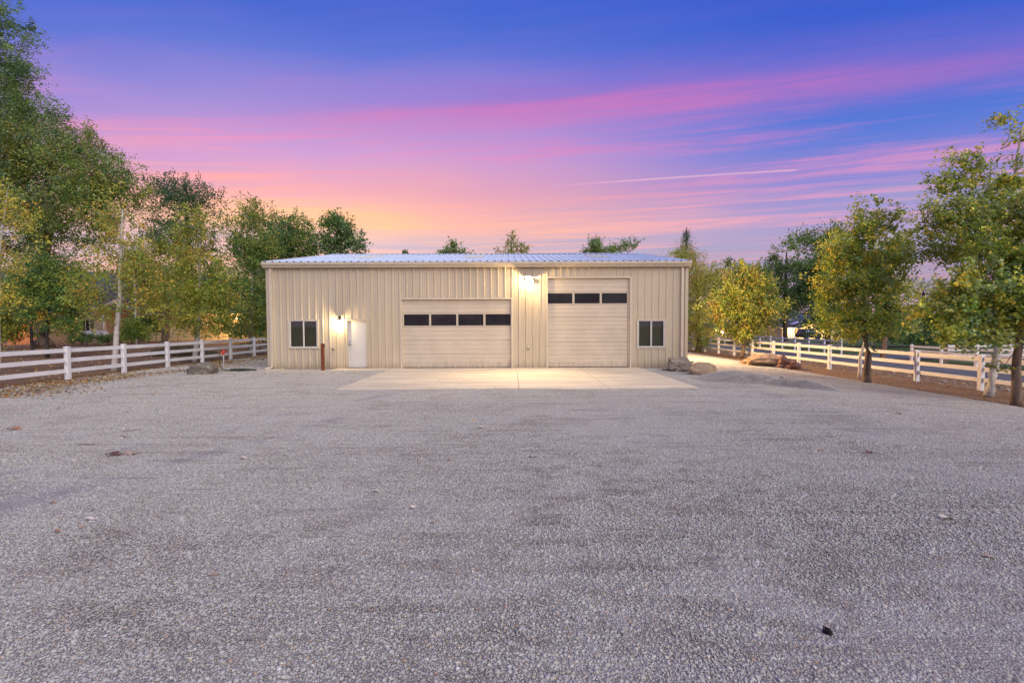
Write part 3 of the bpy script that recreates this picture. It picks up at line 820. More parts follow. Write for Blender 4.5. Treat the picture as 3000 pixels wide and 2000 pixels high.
xfl, zfl = fx(1552), fz(1552, 822)
fl = thing('flood_light', 'twin-head flood light high on the wall between the two roll-up doors', 'lamp', (xfl, BY0 - .03, zfl))
MB().lathe((xfl, BY0 - .07, zfl), [(.02, .05), (.06, .04), (.06, -.02), (.02, -.04)], 12).build('mount', M_grey, fl)
for (X, Y, tx, tz, pw) in ((1545, 819.5, -.10, -.16, 1900), (1559, 823.5, .25, -.75, 170)):
    hx_, hz_ = fx(X), fz(X, Y)
    a = Vector((hx_, BY0 - .17, hz_)); dr = Vector((tx, -.7, tz)).normalized()
    h_ = MB().tube([a - dr * .12, a - dr * .10, a - dr * .02, a + dr * .03], [.018, .035, .055, .062], 14).build('lamp_head', M_grey, fl, smooth=True)
    MB().tube([Vector((xfl, BY0 - .08, zfl - .01)), a - dr * .11], .012, 6).build('knuckle', M_grey, h_)
    MB().tube([a + dr * .031, a + dr * .045, a + dr * .05], [.056, .045, .015], 14).build('lens', M_bulb, h_, smooth=True)
    l = bpy.data.lights.new('flood_beam', 'SPOT'); l.energy = pw; l.color = (1.0, 0.70, 0.34); l.spot_size = R(165); l.spot_blend = 1.0; l.shadow_soft_size = .04
    lo = bpy.data.objects.new('flood_beam', l); col.objects.link(lo); lo.parent = fl
    lo.location = a + dr * .07 - org(fl); lo.rotation_euler = Vector(dr).to_track_quat('-Z', 'Y').to_euler()
    if X == 1545: 
        lamp('flood_glow', a + Vector((.02, -.18, -.03)), 125, (1.0, 0.68, 0.32), .04, fl)
        MB().box(a.x - .12, a.x + .30, BY0 - .42, BY0 - .06, a.z + .085, a.z + .10).build('glow_shield', M_grey, fl)  # plate added only to keep the lamp's light off the wall above

# lamp round the corner on the right-hand wall
xs_, ys_, zs_ = BX1 + .14, 24.6, 3.7
sd = thing('side_wall_lamp', 'lamp on the right side wall, out of sight round the corner, lighting the side drive', 'lamp', (BX1 + .04, ys_, zs_))
MB().box(BX1 + .035, BX1 + .07, ys_ - .08, ys_ + .08, zs_ - .05, zs_ + .14).build('back_plate', M_grey, sd, bevel=.004)
MB().lathe((xs_, ys_, zs_), [(.03, .12), (.09, .10), (.09, .06), (.02, .06)], 12).build('hood', M_grey, sd)
MB().lathe((xs_, ys_, zs_), [(.02, .055), (.04, .03), (.03, -.01)], 12).build('bulb', M_bulb, sd, smooth=True)
lamp('side_light', (xs_ + .06, ys_, zs_ - .04), 5600, (1.0, 0.60, 0.24), 0.06, sd)

def outlet(X, Y, label):
    x = fx(X); z = fz(X, Y)
    t = thing('outlet_box', label, 'outlet', (x, BY0 - .03, z))
    MB().box(x - .055, x + .055, BY0 - .075, BY0 - .033, z - .075, z + .075).build('box', M_grey, t, bevel=.006)
    MB().box(x - .06, x + .06, BY0 - .095, BY0 - .076, z - .01, z + .08).build('cover', M_trim, t, bevel=.004)
    for s in (-1, 1): MB().box(x + s * .022 - .012, x + s * .022 + .012, BY0 - .082, BY0 - .0755, z - .06, z - .025).build('socket', M_black, t)
outlet(977, 1020, 'small covered power outlet on the wall between the rusty post and entry door')
outlet(1549, 1018, 'small power outlet low on the wall beneath the flood light')

# rusty keypad post
xa, xb = fx(940.5), fx(948.5); yp = 19.25
kx = wx(944.5, yp); kz = wz(944, 1006, yp)
kp = thing('keypad_post', 'square rusty steel post with small keypad in front of the left window', 'post', (kx, yp, 0))
MB().box(kx - .058, kx + .058, yp - .058, yp + .058, 0.0, kz).build('post', M_rust, kp, bevel=.006)
MB().box(kx + .059, kx + .085, yp - .05, yp + .03, kz - .16, kz - .03).build('keypad', M_black, kp, bevel=.004)
# splash block
sx_, sy_ = wx(800, 19.15), 19.15
o = MB().poly([(sx_ - .42, sy_ - .16, .005), (sx_ + .30, sy_ - .10, .005), (sx_ + .32, sy_ + .22, .005), (sx_ - .40, sy_ + .2, .005),
               (sx_ - .42, sy_ - .16, .045), (sx_ + .30, sy_ - .10, .075), (sx_ + .32, sy_ + .22, .075), (sx_ - .40, sy_ + .2, .045), (sx_ - .40, sy_ - .02, .025), (sx_ + .26, sy_ + .04, .055), (sx_ + .26, sy_ + .10, .055), (sx_ - .40, sy_ + .10, .025)],
              [(0, 1, 5, 4), (1, 2, 6, 5), (2, 3, 7, 6), (3, 0, 4, 8, 11, 7), (4, 5, 9, 8), (7, 11, 10, 6), (8, 9, 10, 11), (5, 6, 10, 9), (0, 3, 2, 1)]).build('splash_block', M_trim)
tag(o, 'long pale splash block under the left downspout', 'splash block')

# concrete apron
ap = thing('concrete_apron', None, None, (0, 16.5, 0), kind='structure')
AX0, AX1, AY0, AY1 = wx(982, 13.42), wx(2053, 13.42), 13.42, BY0 + .02
cx_ = [AX0, -2.5, 0.2, 2.9, AX1]
gp = .006; ztop = .034
for i in range(4):
    xa, xb = cx_[i] + gp, cx_[i + 1] - gp
    for (ya, yb) in ((AY0, 16.5 - gp), (16.5 + gp, AY1)):
        pts = [(xa, ya), (xb, ya), (xb, yb), (xa, yb)]
        if ya == AY0 and i == 0:
            MB().prism([(xa, ya), (xa + .62, ya), (xa, ya + .75)], -.08, ztop).build('slab', M_conc, ap, bevel=.004)
            pts = [(xa + .645, ya), (xb, ya), (xb, yb), (xa, yb), (xa, ya + .775)]
        if ya == AY0 and i == 3:
            MB().prism([(xb, ya), (xb, ya + .6), (xb - .85, ya)], -.08, ztop).build('slab', M_conc, ap, bevel=.004)
            pts = [(xa, ya), (xb - .875, ya), (xb, ya + .625), (xb, yb), (xa, yb)]
        MB().prism(pts, -.08, ztop).build('slab', M_conc, ap, bevel=.004)
st = MB().prism([(fx(985), 18.95), (AX0 - .01, 18.95), (AX0 - .01, BY0 + .02), (fx(985), BY0 + .02)], -.08, ztop - .003).build('slab', M_conc, ap, bevel=.004)

# ------------------------------------------------------------------ fences
def fence(name, label, path_x, ys, hgt, rails, m, zf, spw=.127, rh=.14, rt=.04, along='y', group=None):
    """posts at (path_x, y) (or (x, path) when along == 'x')"""
    p0 = (path_x, ys[0]) if along == 'y' else (ys[0], path_x)
    root = thing(name, label, 'fence', (p0[0], p0[1], zf(p0[0])), group)
    o0 = org(root)
    h = spw / 2
    pmb = MB().box(-h, h, -h, h, -.25, hgt)
    pme = None; cme = None
    for i, s in enumerate(ys):
        px_, py_ = (path_x, s) if along == 'y' else (s, path_x)
        z = zf(px_) + random.uniform(-.012, .012)
        if pme is None:
            t = MB(); t.v = [(a + o0.x, b_ + o0.y, c + o0.z) for a, b_, c in pmb.v]; t.f = pmb.f
            o = t.build('post', m, root); pme = o.data; o.location = (px_ - o0.x, py_ - o0.y, z - o0.z)
            k = h + .012
            t = MB().poly([(-k, -k, 0), (k, -k, 0), (k, k, 0), (-k, k, 0), (-k, -k, .022), (k, -k, .022), (k, k, .022), (-k, k, .022), (0, 0, .05)],
                          [(0, 3, 2, 1), (0, 1, 5, 4), (1, 2, 6, 5), (2, 3, 7, 6), (3, 0, 4, 7), (4, 5, 8), (5, 6, 8), (6, 7, 8), (7, 4, 8)])
            cme = bpy.data.meshes.new('cap'); cme.from_pydata(t.v, [], t.f); cme.materials.append(m)
        else:
            o = link_mesh(pme, 'post', root, (px_ - o0.x, py_ - o0.y, z - o0.z))
        link_mesh(cme, 'cap', o, (0, 0, hgt - .001))
        if i:
            a = ys[i - 1]; L = s - a
            for rz in rails:
                mb = MB(); q = h - .01
                za, zb = (zf(path_x), zf(path_x)) if along == 'y' else (zf(a), zf(s))
                if along == 'y':
                    mb.poly([(path_x - rt / 2, a + q, za + rz), (path_x + rt / 2, a + q, za + rz), (path_x + rt / 2, s - q, zb + rz), (path_x - rt / 2, s - q, zb + rz),
                             (path_x - rt / 2, a + q, za + rz + rh), (path_x + rt / 2, a + q, za + rz + rh), (path_x + rt / 2, s - q, zb + rz + rh), (path_x - rt / 2, s - q, zb + rz + rh)],
                            [(0, 3, 2, 1), (4, 5, 6, 7), (0, 1, 5, 4), (1, 2, 6, 5), (2, 3, 7, 6), (3, 0, 4, 7)])
                else:
                    mb.poly([(a + q, path_x - rt / 2, za + rz), (s - q, path_x - rt / 2, zb + rz), (s - q, path_x + rt / 2, zb + rz), (a + q, path_x + rt / 2, za + rz),
                             (a + q, path_x - rt / 2, za + rz + rh), (s - q, path_x - rt / 2, zb + rz + rh), (s - q, path_x + rt / 2, zb + rz + rh), (a + q, path_x + rt / 2, za + rz + rh)],
                            [(0, 3, 2, 1), (4, 5, 6, 7), (0, 1, 5, 4), (1, 2, 6, 5), (2, 3, 7, 6), (3, 0, 4, 7)])
                mb.build('rail', m, root)
    return root
fence('rail_fence', 'white three-rail vinyl fence along the left edge of the gravel', -15.9, [13.88 + 2.36 * k for k in range(-1, 10)], 1.2, (.30, .68, 1.03), M_vinyl, lambda x: -.05)
fence('rail_fence', 'white three-rail vinyl fence between the right dirt strip and the road', 15.82, [15.3 - 2.44 + 2.44 * k for k in range(0, 16)], 1.15, (.26, .62, .97), M_vinyl, g)
fence('rail_fence', 'long white two-rail fence across the road, beyond the driveway', 25.5, [35.2 + 1.93 * k for k in range(0, 24)], 1.12, (.58, .93), M_vinyl, g, spw=.11, rh=.12)
fence('rail_fence', 'white fence across the road, seen under the two rightmost trees', 25.5, [18.9 + 2.02 * k for k in range(0, 6)], 1.0, (.25, .58, .84), M_vinyl, g, spw=.11, rh=.12)
fence('rail_fence', 'white fence running back from the road beside the driveway', 29.2, [25.5 + 2.2 * k for k in range(1, 8)], 1.0, (.25, .58, .84), M_vinyl, g, spw=.11, rh=.12, along='x')
# ------------------------------------------------------------------ boulders
def icosub(n):
    v = [Vector(p) for p in IV]; f = [tuple(t) for t in IF]
    for _ in range(n):
        cache = {}; nf = []
        def mid(a, b_):
            k = (min(a, b_), max(a, b_))
            if k not in cache:
                v.append(((v[a] + v[b_]) / 2).normalized()); cache[k] = len(v) - 1
            return cache[k]
        for a, b_, c in f:
            x_, y_, z_ = mid(a, b_), mid(b_, c), mid(c, a); nf += [(a, x_, z_), (x_, b_, y_), (z_, y_, c), (x_, y_, z_)]
        f = nf
    return v, f
V4, F4 = icosub(4)
def boulder(label, c, r, m, seed, rough=.25, box_=0.35, rotz=0, group=None, name='boulder'):
    mb = MB(); ca, sa = math.cos(rotz), math.sin(rotz)
    for p in V4:
        q = p * (1 - box_) + Vector([math.copysign(abs(t) ** .45, t) for t in p]) * box_ * .85
        n = mnoise.fractal(p * 1.1 + Vector((seed, seed * 2, 0)), 1.0, 2.0, 4)
        n2 = abs(mnoise.noise(p * 2.4 + Vector((seed, 0, seed))))
        q = q * (1 + rough * n - rough * .45 * n2 + rough * .16 * mnoise.noise(p * 9 + Vector((seed, 1, 1))) - rough * .35 * max(0, .12 - abs(mnoise.noise(p * 1.9 + Vector((seed, 7, 3))))) / .12 * .35)
        x, y, z = q.x * r[0], q.y * r[1], q.z * r[2]
        mb.v.append((c[0] + x * ca - y * sa, c[1] + x * sa + y * ca, c[2] + z))
    mb.f = F4
    o = mb.build(name, m, smooth=True); me = o.data
    for v_ in me.vertices: v_.co -= Vector(c)
    o.location = c
    return tag(o, label, 'boulder', group)
R_grey = rock_mat('grey_rock', (0.24, 0.20, 0.155, 1), (0.33, 0.275, 0.21, 1), (0.16, 0.13, 0.10, 1))
R_tan = rock_mat('tan_rock', (0.34, 0.245, 0.155, 1), (0.42, 0.31, 0.20, 1), (0.26, 0.18, 0.11, 1))
R_org = rock_mat('orange_rock', (0.26, 0.18, 0.12, 1), (0.33, 0.245, 0.17, 1), (0.16, 0.10, 0.085, 1))
R_drk = rock_mat('dark_red_rock', (0.16, 0.085, 0.07, 1), (0.24, 0.14, 0.11, 1), (0.09, 0.06, 0.06, 1))
R_lich = rock_mat('lichen_rock', (0.15, 0.135, 0.105, 1), (0.20, 0.175, 0.13, 1), (0.42, 0.41, 0.38, 1))
def bpos(X, Y, up): x, d = gnd(X, Y); return (x, d, g(x) + up)
boulder('flat cracked grey-brown boulder at the right front corner of the building', bpos(1996, 1086, .18), (.66, .5, .33), R_grey, 3.1, .5, .15)
boulder('smooth rounded tan boulder just right of the flat cracked one', bpos(2057, 1097, .16), (.50, .42, .32), R_tan, 8.4, .18, .15, R(-14))
boulder('big orange-brown boulder at the edge of the dirt beside the right fence', bpos(2250, 1072, .12), (1.22, .8, .47), R_org, 5.5, .42, .12, R(-12))
boulder('dark reddish jagged rock leaning on the right end of the orange boulder', bpos(2306, 1078, .12), (.55, .45, .42), R_drk, 9.1, .6, .1)
boulder('low lichen-spotted boulder in front of the left fence by the red hydrant', bpos(593, 1095, .15), (.56, .42, .31), R_lich, 12.3, .22, .2)
boulder('pale boulder behind the left fence close to the building corner', bpos(778, 1022, .2), (.42, .5, .45), R_grey, 14.0, .2, .4)
boulder('flat grey slab rock behind the left fence, left one of the pair', bpos(220, 1030, .08), (.75, .5, .28), R_grey, 15.0, .3, .3)
boulder('flat reddish-grey slab rock behind the left fence, right one of the pair', bpos(272, 1028, .08), (.95, .5, .30), R_drk, 16.0, .3, .3)
x_, d_ = gnd(2293, 1116)
boulder('fist-sized dark stone at the head of the thin gravel ridge', (x_, d_, g(x_) + .10), (.06, .05, .04), M_shingle, 2.0, .2, .3)

# stones and clods on the right dirt strip and road verge
def scatter_rocks(name, label, n, xf, rf, m, seed):
    r_ = np.random.default_rng(seed); c = []; rad = []
    for _ in range(n):
        y = 9 + 32 * r_.random() ** 1.3; x = xf(r_); rr = rf(r_)
        c.append((x, y, g(x) - .035 + rr * .25)); rad.append(rr)
    v_, f_ = stones(np.array(c), np.array(rad)); val = r_.uniform(.5, 1.0, n)
    cc_ = np.stack([val * .40, val * .34, val * .29, np.ones(n)], 1)
    k = r_.random(n) < .25; cc_[k, :3] = np.array((.33, .20, .12)) * val[k, None]
    o = link_mesh(np_mesh(name, v_, f_, M_litter, True, np.repeat(cc_, 12, 0)), name)
    tag(o, label, 'stones', kind='stuff')
scatter_rocks('verge_rocks', 'loose rocks on the dark verge between right fence and road', 1500, lambda r: r.uniform(15.6, 18.9), lambda r: min(.11, r.lognormal(math.log(.03), .5)), None, 3)
scatter_rocks('soil_clods', 'small clods and stones on the brown dirt strip', 2600, lambda r: r.uniform(12.7, 16.6), lambda r: min(.06, r.lognormal(math.log(.014), .5)), None, 4)

# ------------------------------------------------------------------ leaves on the ground
def leaf_cards(P, L, Wd, ax, nrm, cols, fold=.15):
    """vectorised two-triangle folded leaves. P (n,3) base, ax long axis, nrm approx normal"""
    n = len(P)
    ax = ax / np.linalg.norm(ax, axis=1, keepdims=True)
    b_ = np.cross(nrm, ax); b_ /= np.maximum(1e-6, np.linalg.norm(b_, axis=1, keepdims=True))
    nn_ = np.cross(ax, b_)
    L = L[:, None]; Wd = Wd[:, None]
    v = np.stack([P - ax * L * .5, P + b_ * Wd * .5 + nn_ * fold * Wd - ax * L * .06, P + ax * L * .5, P - b_ * Wd * .5 + nn_ * fold * Wd - ax * L * .06], 1)
    f = np.array([(0, 2, 1), (0, 3, 2)])[None] + (np.arange(n) * 4)[:, None, None]
    return v.reshape(-1, 3), f.reshape(-1, 3), np.repeat(np.concatenate([cols, np.ones((n, 1))], 1), 4, 0)
LIT = np.array([(.30, .13, .05), (.22, .085, .035), (.38, .20, .07), (.42, .27, .10), (.16, .07, .04), (.36, .25, .06), (.15, .14, .05), (.44, .36, .22)])
def ground_litter(name, label, pts, size, pal, seed, lift=.006, up=.35):
    r_ = np.random.default_rng(seed); n = len(pts)
    P = np.array([(x, y, g(x) + lift + r_.uniform(0, .02)) for x, y in pts])
    ax = r_.normal(0, 1, (n, 3)); ax[:, 2] *= .25
    nr = r_.normal(0, up, (n, 3)); nr[:, 2] += 1
    L = r_.uniform(.6, 1.25, n) * size; c = pal[r_.integers(0, len(pal), n)] * r_.uniform(.9, 1.6, (n, 1))
    v_, f_, c_ = leaf_cards(P, L, L * r_.uniform(.45, .8, n), ax, nr, c, .25)
    o = link_mesh(np_mesh(name, v_, f_, M_litter, False, c_), name); tag(o, label, 'leaves', kind='stuff')
r_ = np.random.default_rng(11)
pts = []
while len(pts) < 9500:     # drift of leaves along the left fence
    y = r_.uniform(12.0, 30); x = -16.3 + abs(r_.normal(0, 1.8))
    cl = mnoise.noise(Vector((x * .5, y * .35, 3))) + .35
    px_ = 1500 + F * x / y
    if r_.random() < max(.03, cl * 1.5 - max(0, x + 13.5) * .25): pts.append((x, y))
ground_litter('leaf_drift', 'drift of orange and brown fallen leaves on gravel along the left fence', pts, .075, LIT, 21)
pts = []
while len(pts) < 1700:     # scattered leaves on the yard in front of the left half
    y = r_.uniform(9, 20); x = r_.uniform(-15.5, 2)
    if r_.random() < math.exp(-(x + 15.5) / 7) * (y / 20) ** 2: pts.append((x, y))
while len(pts) < 2300:
    y = 17.5 + 2.2 * r_.random(); x = r_.uniform(-15, -6.2); pts.append((x, y))
ground_litter('scattered_leaves', 'thinly scattered tan fallen leaves on the gravel yard', pts, .045, LIT, 22, .008)
pts = [(r_.uniform(-48, -16.1), r_.uniform(12, 52)) for _ in range(9000)]
ground_litter('orchard_leaves', 'pale yellow leaf litter on the bare soil behind the left fence', pts, .10, LIT[[2, 3, 3, 7, 1]] , 23, -.03)
pts = [(r_.uniform(12.8, 15.9), r_.uniform(9, 40)) for _ in range(1500)] + [(r_.uniform(4, 13), r_.uniform(6, 20)) for _ in range(110)]
ground_litter('dirt_strip_leaves', 'brown leaves scattered over the right dirt strip', pts, .05, LIT[:5], 24, -.02)
ce = [(r_.uniform(-5.3, 5.6), 13.45 + abs(r_.normal(0, .10))) for _ in range(500)] + [(r_.choice([-5.2, 5.5]) + r_.normal(0, .08), r_.uniform(13.5, 19.5)) for _ in range(260)]
ce = np.array([(a, b2, .037) for a, b2 in ce]); v_, f_ = stones(ce, np.clip(r_.lognormal(math.log(.007), .4, len(ce)), .003, .016))
tag(link_mesh(np_mesh('spilled_stones', v_, f_, M_stone, True, stone_tint(len(ce))), 'spilled_stones'), 'stray gravel stones kicked onto the edges of the concrete apron', 'gravel', kind='stuff')
# few leaves on apron
pts = [(r_.uniform(-5, 5.3), r_.uniform(13.6, 19.6)) for _ in range(46)]
P_ = pts; 
ground_litter('apron_leaves', 'few tiny dry leaves on the concrete apron', pts, .045, LIT, 25, .037)

# single big leaves lying in the foreground gravel
def single_leaf(X, Y, size, colr, label, lobed=False, rot=0., curl=.25):
    x, d = gnd(X, Y)
    n = 7; mb = MB(); ca, sa = math.cos(rot), math.sin(rot)
    prof = [(0, .02), (.12, .20), (.3, .36), (.5, .40), (.7, .30), (.87, .14), (1, 0.01)] if not lobed else [(0, .03), (.15, .42), (.28, .16), (.45, .50), (.6, .18), (.8, .28), (1, .01)]
    for t, w in prof:
        for s in (-1, -.5, 0, .5, 1):
            lx = (t - .5) * size; ly = s * w * size * .8
            lz = .012 + size * (curl * abs(s) * w * .7 + .10 * math.sin(t * 5 + rot))
            mb.v.append((x + lx * ca - ly * sa, d + lx * sa + ly * ca, g(x) + lz + .008))
    for i in range(len(prof) - 1):
        for j in range(4): a = i * 5 + j; mb.f.append((a, a + 5, a + 6, a + 1))
    o = mb.build('fallen_leaf', mat('dry_leaf_%d' % (int(colr[0] * 1000)), colr, .8, var=.12, vscale=30), smooth=True)
    me = o.data
    for v_ in me.vertices: v_.co -= Vector((x, d, g(x)))
    o.location = (x, d, g(x))
    tag(o, label, 'leaf', 'big dry leaves lying on the gravel')
TAN = (.42, .30, .21); PAL = (.62, .54, .44); BRN = (.12, .055, .04); ORG = (.40, .20, .10); RED = (.25, .07, .05)
for a in [(606, 1703, .075, TAN, 'largest tan leaf, alone on the gravel at lower left', False, .5), (242, 1533, .10, PAL, 'pale leaf right of two small tan ones at far left', False, .3),
          (135, 1482, .09, TAN, 'brownish leaf near the left edge, above the pale one', True, .1), (142, 1570, .065, ORG, 'small orange-tan leaf, lowest near the left edge', False, .2), (214, 1558, .06, TAN, 'small tan leaf just below the pale leaf at far left', False, 2.6),
          (325, 1339, .24, BRN, 'dark brown crumpled leaf cluster on the left foreground gravel', True, .1), (372, 1334, .2, TAN, 'pinkish-tan crumpled leaf touching the dark brown one', True, 2.9),
          (36, 1262, .26, ORG, 'curled orange-brown leaf cluster at the left edge of the gravel', True, .3), (705, 1349, .13, PAL, 'whitish leaf in the left middle of the yard', False, .2),
          (827, 1338, .09, PAL, 'small whitish leaf right of the other whitish one', False, 1.0), (1097, 1448, .09, PAL, 'pale notched leaf left of the centre of the yard', True, .1),
          (1206, 1496, .09, PAL, 'bright pale leaf nearest the centre of the yard', False, 2.7), (1262, 1543, .06, TAN, 'small upright tan leaf below the bright pale one', False, 1.2),
          (1411, 1256, .15, PAL, 'pale leaf on the gravel straight in front of the apron joint', True, .2), (1316, 1353, .08, ORG, 'small orange leaf in the middle of the yard', False, .4),
          (1566, 1345, .07, ORG, 'orange leaf of the close pair in the middle of the yard', False, 1.2), (1553, 1344, .07, BRN, 'dark leaf of the close pair in the middle of the yard', False, 1.5),
          (2416, 1325, .10, ORG, 'reddish-tan leaf at right, left of the dark red one', False, .1), (2558, 1331, .13, RED, 'dark red leaf on the right part of the yard', True, .2),
          (2505, 1301, .09, RED, 'wine-red leaf behind the dark red one at right', False, .3), (2794, 1530, .15, PAL, 'pale lobed leaf on the gravel at lower right', True, .15),
          (2921, 1648, .09, TAN, 'tan leaf near the lower right corner', False, -.5), (2640, 1215, .13, RED, 'red leaf by the edge of the right dirt strip', False, .2)]:
    single_leaf(*a)
x_, d_ = gnd(2444, 1880)
boulder('small black charred lump on the gravel at lower right', (x_, d_, .022), (.020, .030, .026), M_char, 22.0, .5, .2, name='charred_lump')['category'] = 'charred lump'
def twig(X0, Y0, X1, Y1, label):
    a = gnd(X0, Y0); b_ = gnd(X1, Y1); o = MB()
    p = [(a[0] + (b_[0] - a[0]) * t, a[1] + (b_[1] - a[1]) * t + .03 * math.sin(t * 7), .022 + .008 * math.sin(t * 9)) for t in [i / 6 for i in range(7)]]
    o.tube(p, [.004, .005, .005, .004, .004, .003, .002], 5)
    q = o.build('twig', M_twig); c = Vector(p[0])
    for v_ in q.data.vertices: v_.co -= c
    q.location = c; tag(q, label, 'twig', 'thin twigs on the gravel')
twig(215, 1311, 288, 1303, 'thin reddish twig left of the twig pair on the gravel'); twig(338, 1284, 372, 1286, 'short dark twig, middle one of three on the gravel'); twig(345, 1270, 405, 1262, 'thin twig, rightmost and farthest of three on the left gravel')

# ------------------------------------------------------------------ yard hydrant and hose
hx_, hy_ = gnd(653, 1086)
hy = thing('yard_hydrant', 'red-topped yard hydrant on a pale pipe by the left fence', 'hydrant', (hx_, hy_, 0))
ztop_ = wz(653, 1022, hy_)
MB().tube([(hx_, hy_, 0), (hx_, hy_, ztop_ - .22)], .026, 10).build('pipe', M_pipe, hy)
MB().tube([(hx_, hy_, ztop_ - .26), (hx_, hy_, ztop_ - .2), (hx_, hy_, ztop_ - .12), (hx_, hy_, ztop_ - .08)], [.032, .05, .05, .03], 10).tube([(hx_ - .02, hy_, ztop_ - .15), (hx_ - .10, hy_ - .01, ztop_ - .14), (hx_ - .145, hy_ - .01, ztop_ - .17), (hx_ - .15, hy_ - .01, ztop_ - .23)], .022, 8).build('spout', M_red, hy, bevel=.003)
MB().tube([(hx_ + .02, hy_, ztop_ - .1), (hx_ + .05, hy_, ztop_ - .02), (hx_, hy_, ztop_), (hx_ - .06, hy_, ztop_ - .04), (hx_ - .05, hy_, ztop_ - .12)], .015, 6).tube([(hx_ + .02, hy_, ztop_ - .02), (hx_ + .12, hy_, ztop_ - .1), (hx_ + .14, hy_, ztop_ - .17)], .012, 6).build('handle', M_red, hy)
hs = MB(); r_ = np.random.default_rng(5)
p = [(hx_ - .15, hy_ - .01, ztop_ - .24), (hx_ - .15, hy_ - .03, ztop_ - .5), (hx_ - .10, hy_ - .1, .25), (hx_ + .02, hy_ - .16, .09), (hx_ + .25, hy_ - .2, .05)]
n_ = 0
for loop in range(3):
    for k in range(14):
        an = math.pi + 2 * math.pi * k / 14
        p.append((hx_ + .75 + (.55 + .13 * math.sin(loop * 2 + k * .7)) * math.cos(an) + loop * .03, hy_ - .12 + (.26 + .03 * loop) * math.sin(an), .035 + .012 * loop + .008 * math.sin(k + loop)))
p += [(hx_ + 1.2, hy_ - .2, .05), (hx_ + 1.45, hy_ - .1, .03)]
hs.tube(p, .013, 6)
hose = hs.build('garden_hose', M_hose, smooth=True); tag(hose, 'dark green garden hose coiled beside the red hydrant', 'hose')
p = [(hx_ - .05 + .11 * k, hy_ - .33 + .07 * math.sin(k * 1.1), .04 + .015 * math.sin(k * 2)) for k in range(13)]
h2 = MB().tube(p, .012, 5).build('garden_hose', M_hose2, smooth=True); tag(h2, 'thin yellowish hose lying over the dark coil', 'hose')
p = [(hx_ - .40, hy_ - .02, .03), (hx_ - .25, hy_ - .06, .05), (hx_ - .27, hy_ - .2, .04), (hx_ - .33, hy_ - .36, .03), (hx_ - .05, hy_ - .40, .03)]
h3 = MB().tube(p, .014, 5).build('garden_hose', M_hose, smooth=True); tag(h3, 'short loose end of dark hose between lichen boulder and hydrant', 'hose')

# ------------------------------------------------------------------ neighbouring houses
def box_part(name, m, parent, *b_): return MB().box(*b_).build(name, m, parent)
def siding(name, parent, x0, x1, y, z0, z1, m, step=.2):
    mb = MB(); z = z0
    while z < z1:
        zz = min(z1, z + step)
        mb.poly([(x0, y - .03, z), (x1, y - .03, z), (x1, y, zz), (x0, y, zz)], [(0, 1, 2, 3)])
        mb.poly([(x0, y - .03, z), (x1, y - .03, z), (x1, y, z), (x0, y, z)], [(0, 3, 2, 1)]); z += step
    return mb.build(name, m, parent)
D = 58.0
hA = thing('house', 'cream-sided neighbour house with dark roof behind the left fence trees', 'house', (wx(590, D), D, 0))
xa, xb = wx(425, D), wx(800, D); zt = wz(600, 922, D)
siding('wall', hA, xa, xb, D, -.1, zt, M_cream, .19)
box_part('wall_core', M_cream, hA, xa + .01, xb, D + .02, D + 9, -.1, zt - .02)
MB().extx([(D - .5, zt), (D - .5, zt + .14), (D + .1, zt + .2), (D + .1, zt)], xa - .4, xb + .4).build('fascia', M_white, hA)
MB().extx([(D - .52, zt + .15), (D + 3.2, zt + 1.5), (D + 3.2, zt + 1.35), (D - .4, zt + .03)], xa - .4, xb + .4).build('roof', M_shingle, hA)
zu = wz(600, 868, D + 3)
box_part('upper_wall', M_tan, hA, wx(395, D), wx(720, D), D + 3, D + 8, zt + .5, zu)
MB().extx([(D + 2.5, zu), (D + 2.5, zu + .16), (D + 3.1, zu + .2), (D + 3.1, zu)], wx(395, D) - .4, wx(720, D) + .4).build('fascia', M_white, hA)
MB().extx([(D + 2.45, zu + .15), (D + 6.5, zu + 2.0), (D + 10.5, zu + .15), (D + 6.5, zu + 1.8)], wx(395, D) - .4, wx(720, D) + .4).build('roof', M_shingle, hA)
w_ = box_part('window', M_dglass, hA, wx(405, D), wx(421, D), D - .06, D - .03, wz(413, 952, D), wz(413, 930, D))
xw0, xw1 = wx(430, D), wx(447, D)
w_ = box_part('window', M_dglass, hA, xw0 + .3, xw1 + 1.2, D - .06, D - .035, 1.1, 2.6)
pl = thing('porch_lamp', 'orange porch lamp on the lit right end of the cream neighbour house', 'lamp', (wx(702, D - 3), D - .1, 2.5))
MB().lathe((wx(702, D), D - .5, 2.9), [(.05, .2), (.14, .12), (.14, -.1), (.05, -.18)], 10).build('globe', M_lampo, pl)
lamp('porch_light', (wx(702, D), D - 3.0, 2.6), 1500, (1.0, .48, .12), .15, pl)

D2 = 54.0
hB = thing('house', 'tan neighbour house wing with white trim behind the white-trunk tree', 'house', (wx(280, D2), D2, 0))
xa, xb = wx(205, D2), wx(306, D2); zt = wz(280, 905, D2)
box_part('wall', M_tan, hB, xa, xb, D2, D2 + 8, -.1, zt)
MB().box(xb - .12, xb + .05, D2 - .05, D2 + .2, 0, zt).build('corner_board', M_white, hB)
MB().extx([(D2 - .5, zt), (D2 - .5, zt + .16), (D2 + .2, zt + .2), (D2 + .2, zt)], xa - .5, xb + .3).build('fascia', M_white, hB)
MB().extx([(D2 - .5, zt + .14), (D2 + 5, zt + 3.0), (D2 + 5, zt + 2.8), (D2 - .4, zt + .04)], xa - .5, xb + 3.0).build('roof', M_shingle, hB)
ww = box_part('window', M_white, hB, wx(240, D2), wx(266, D2), D2 - .06, D2 - .01, wz(250, 970, D2), wz(250, 936, D2))
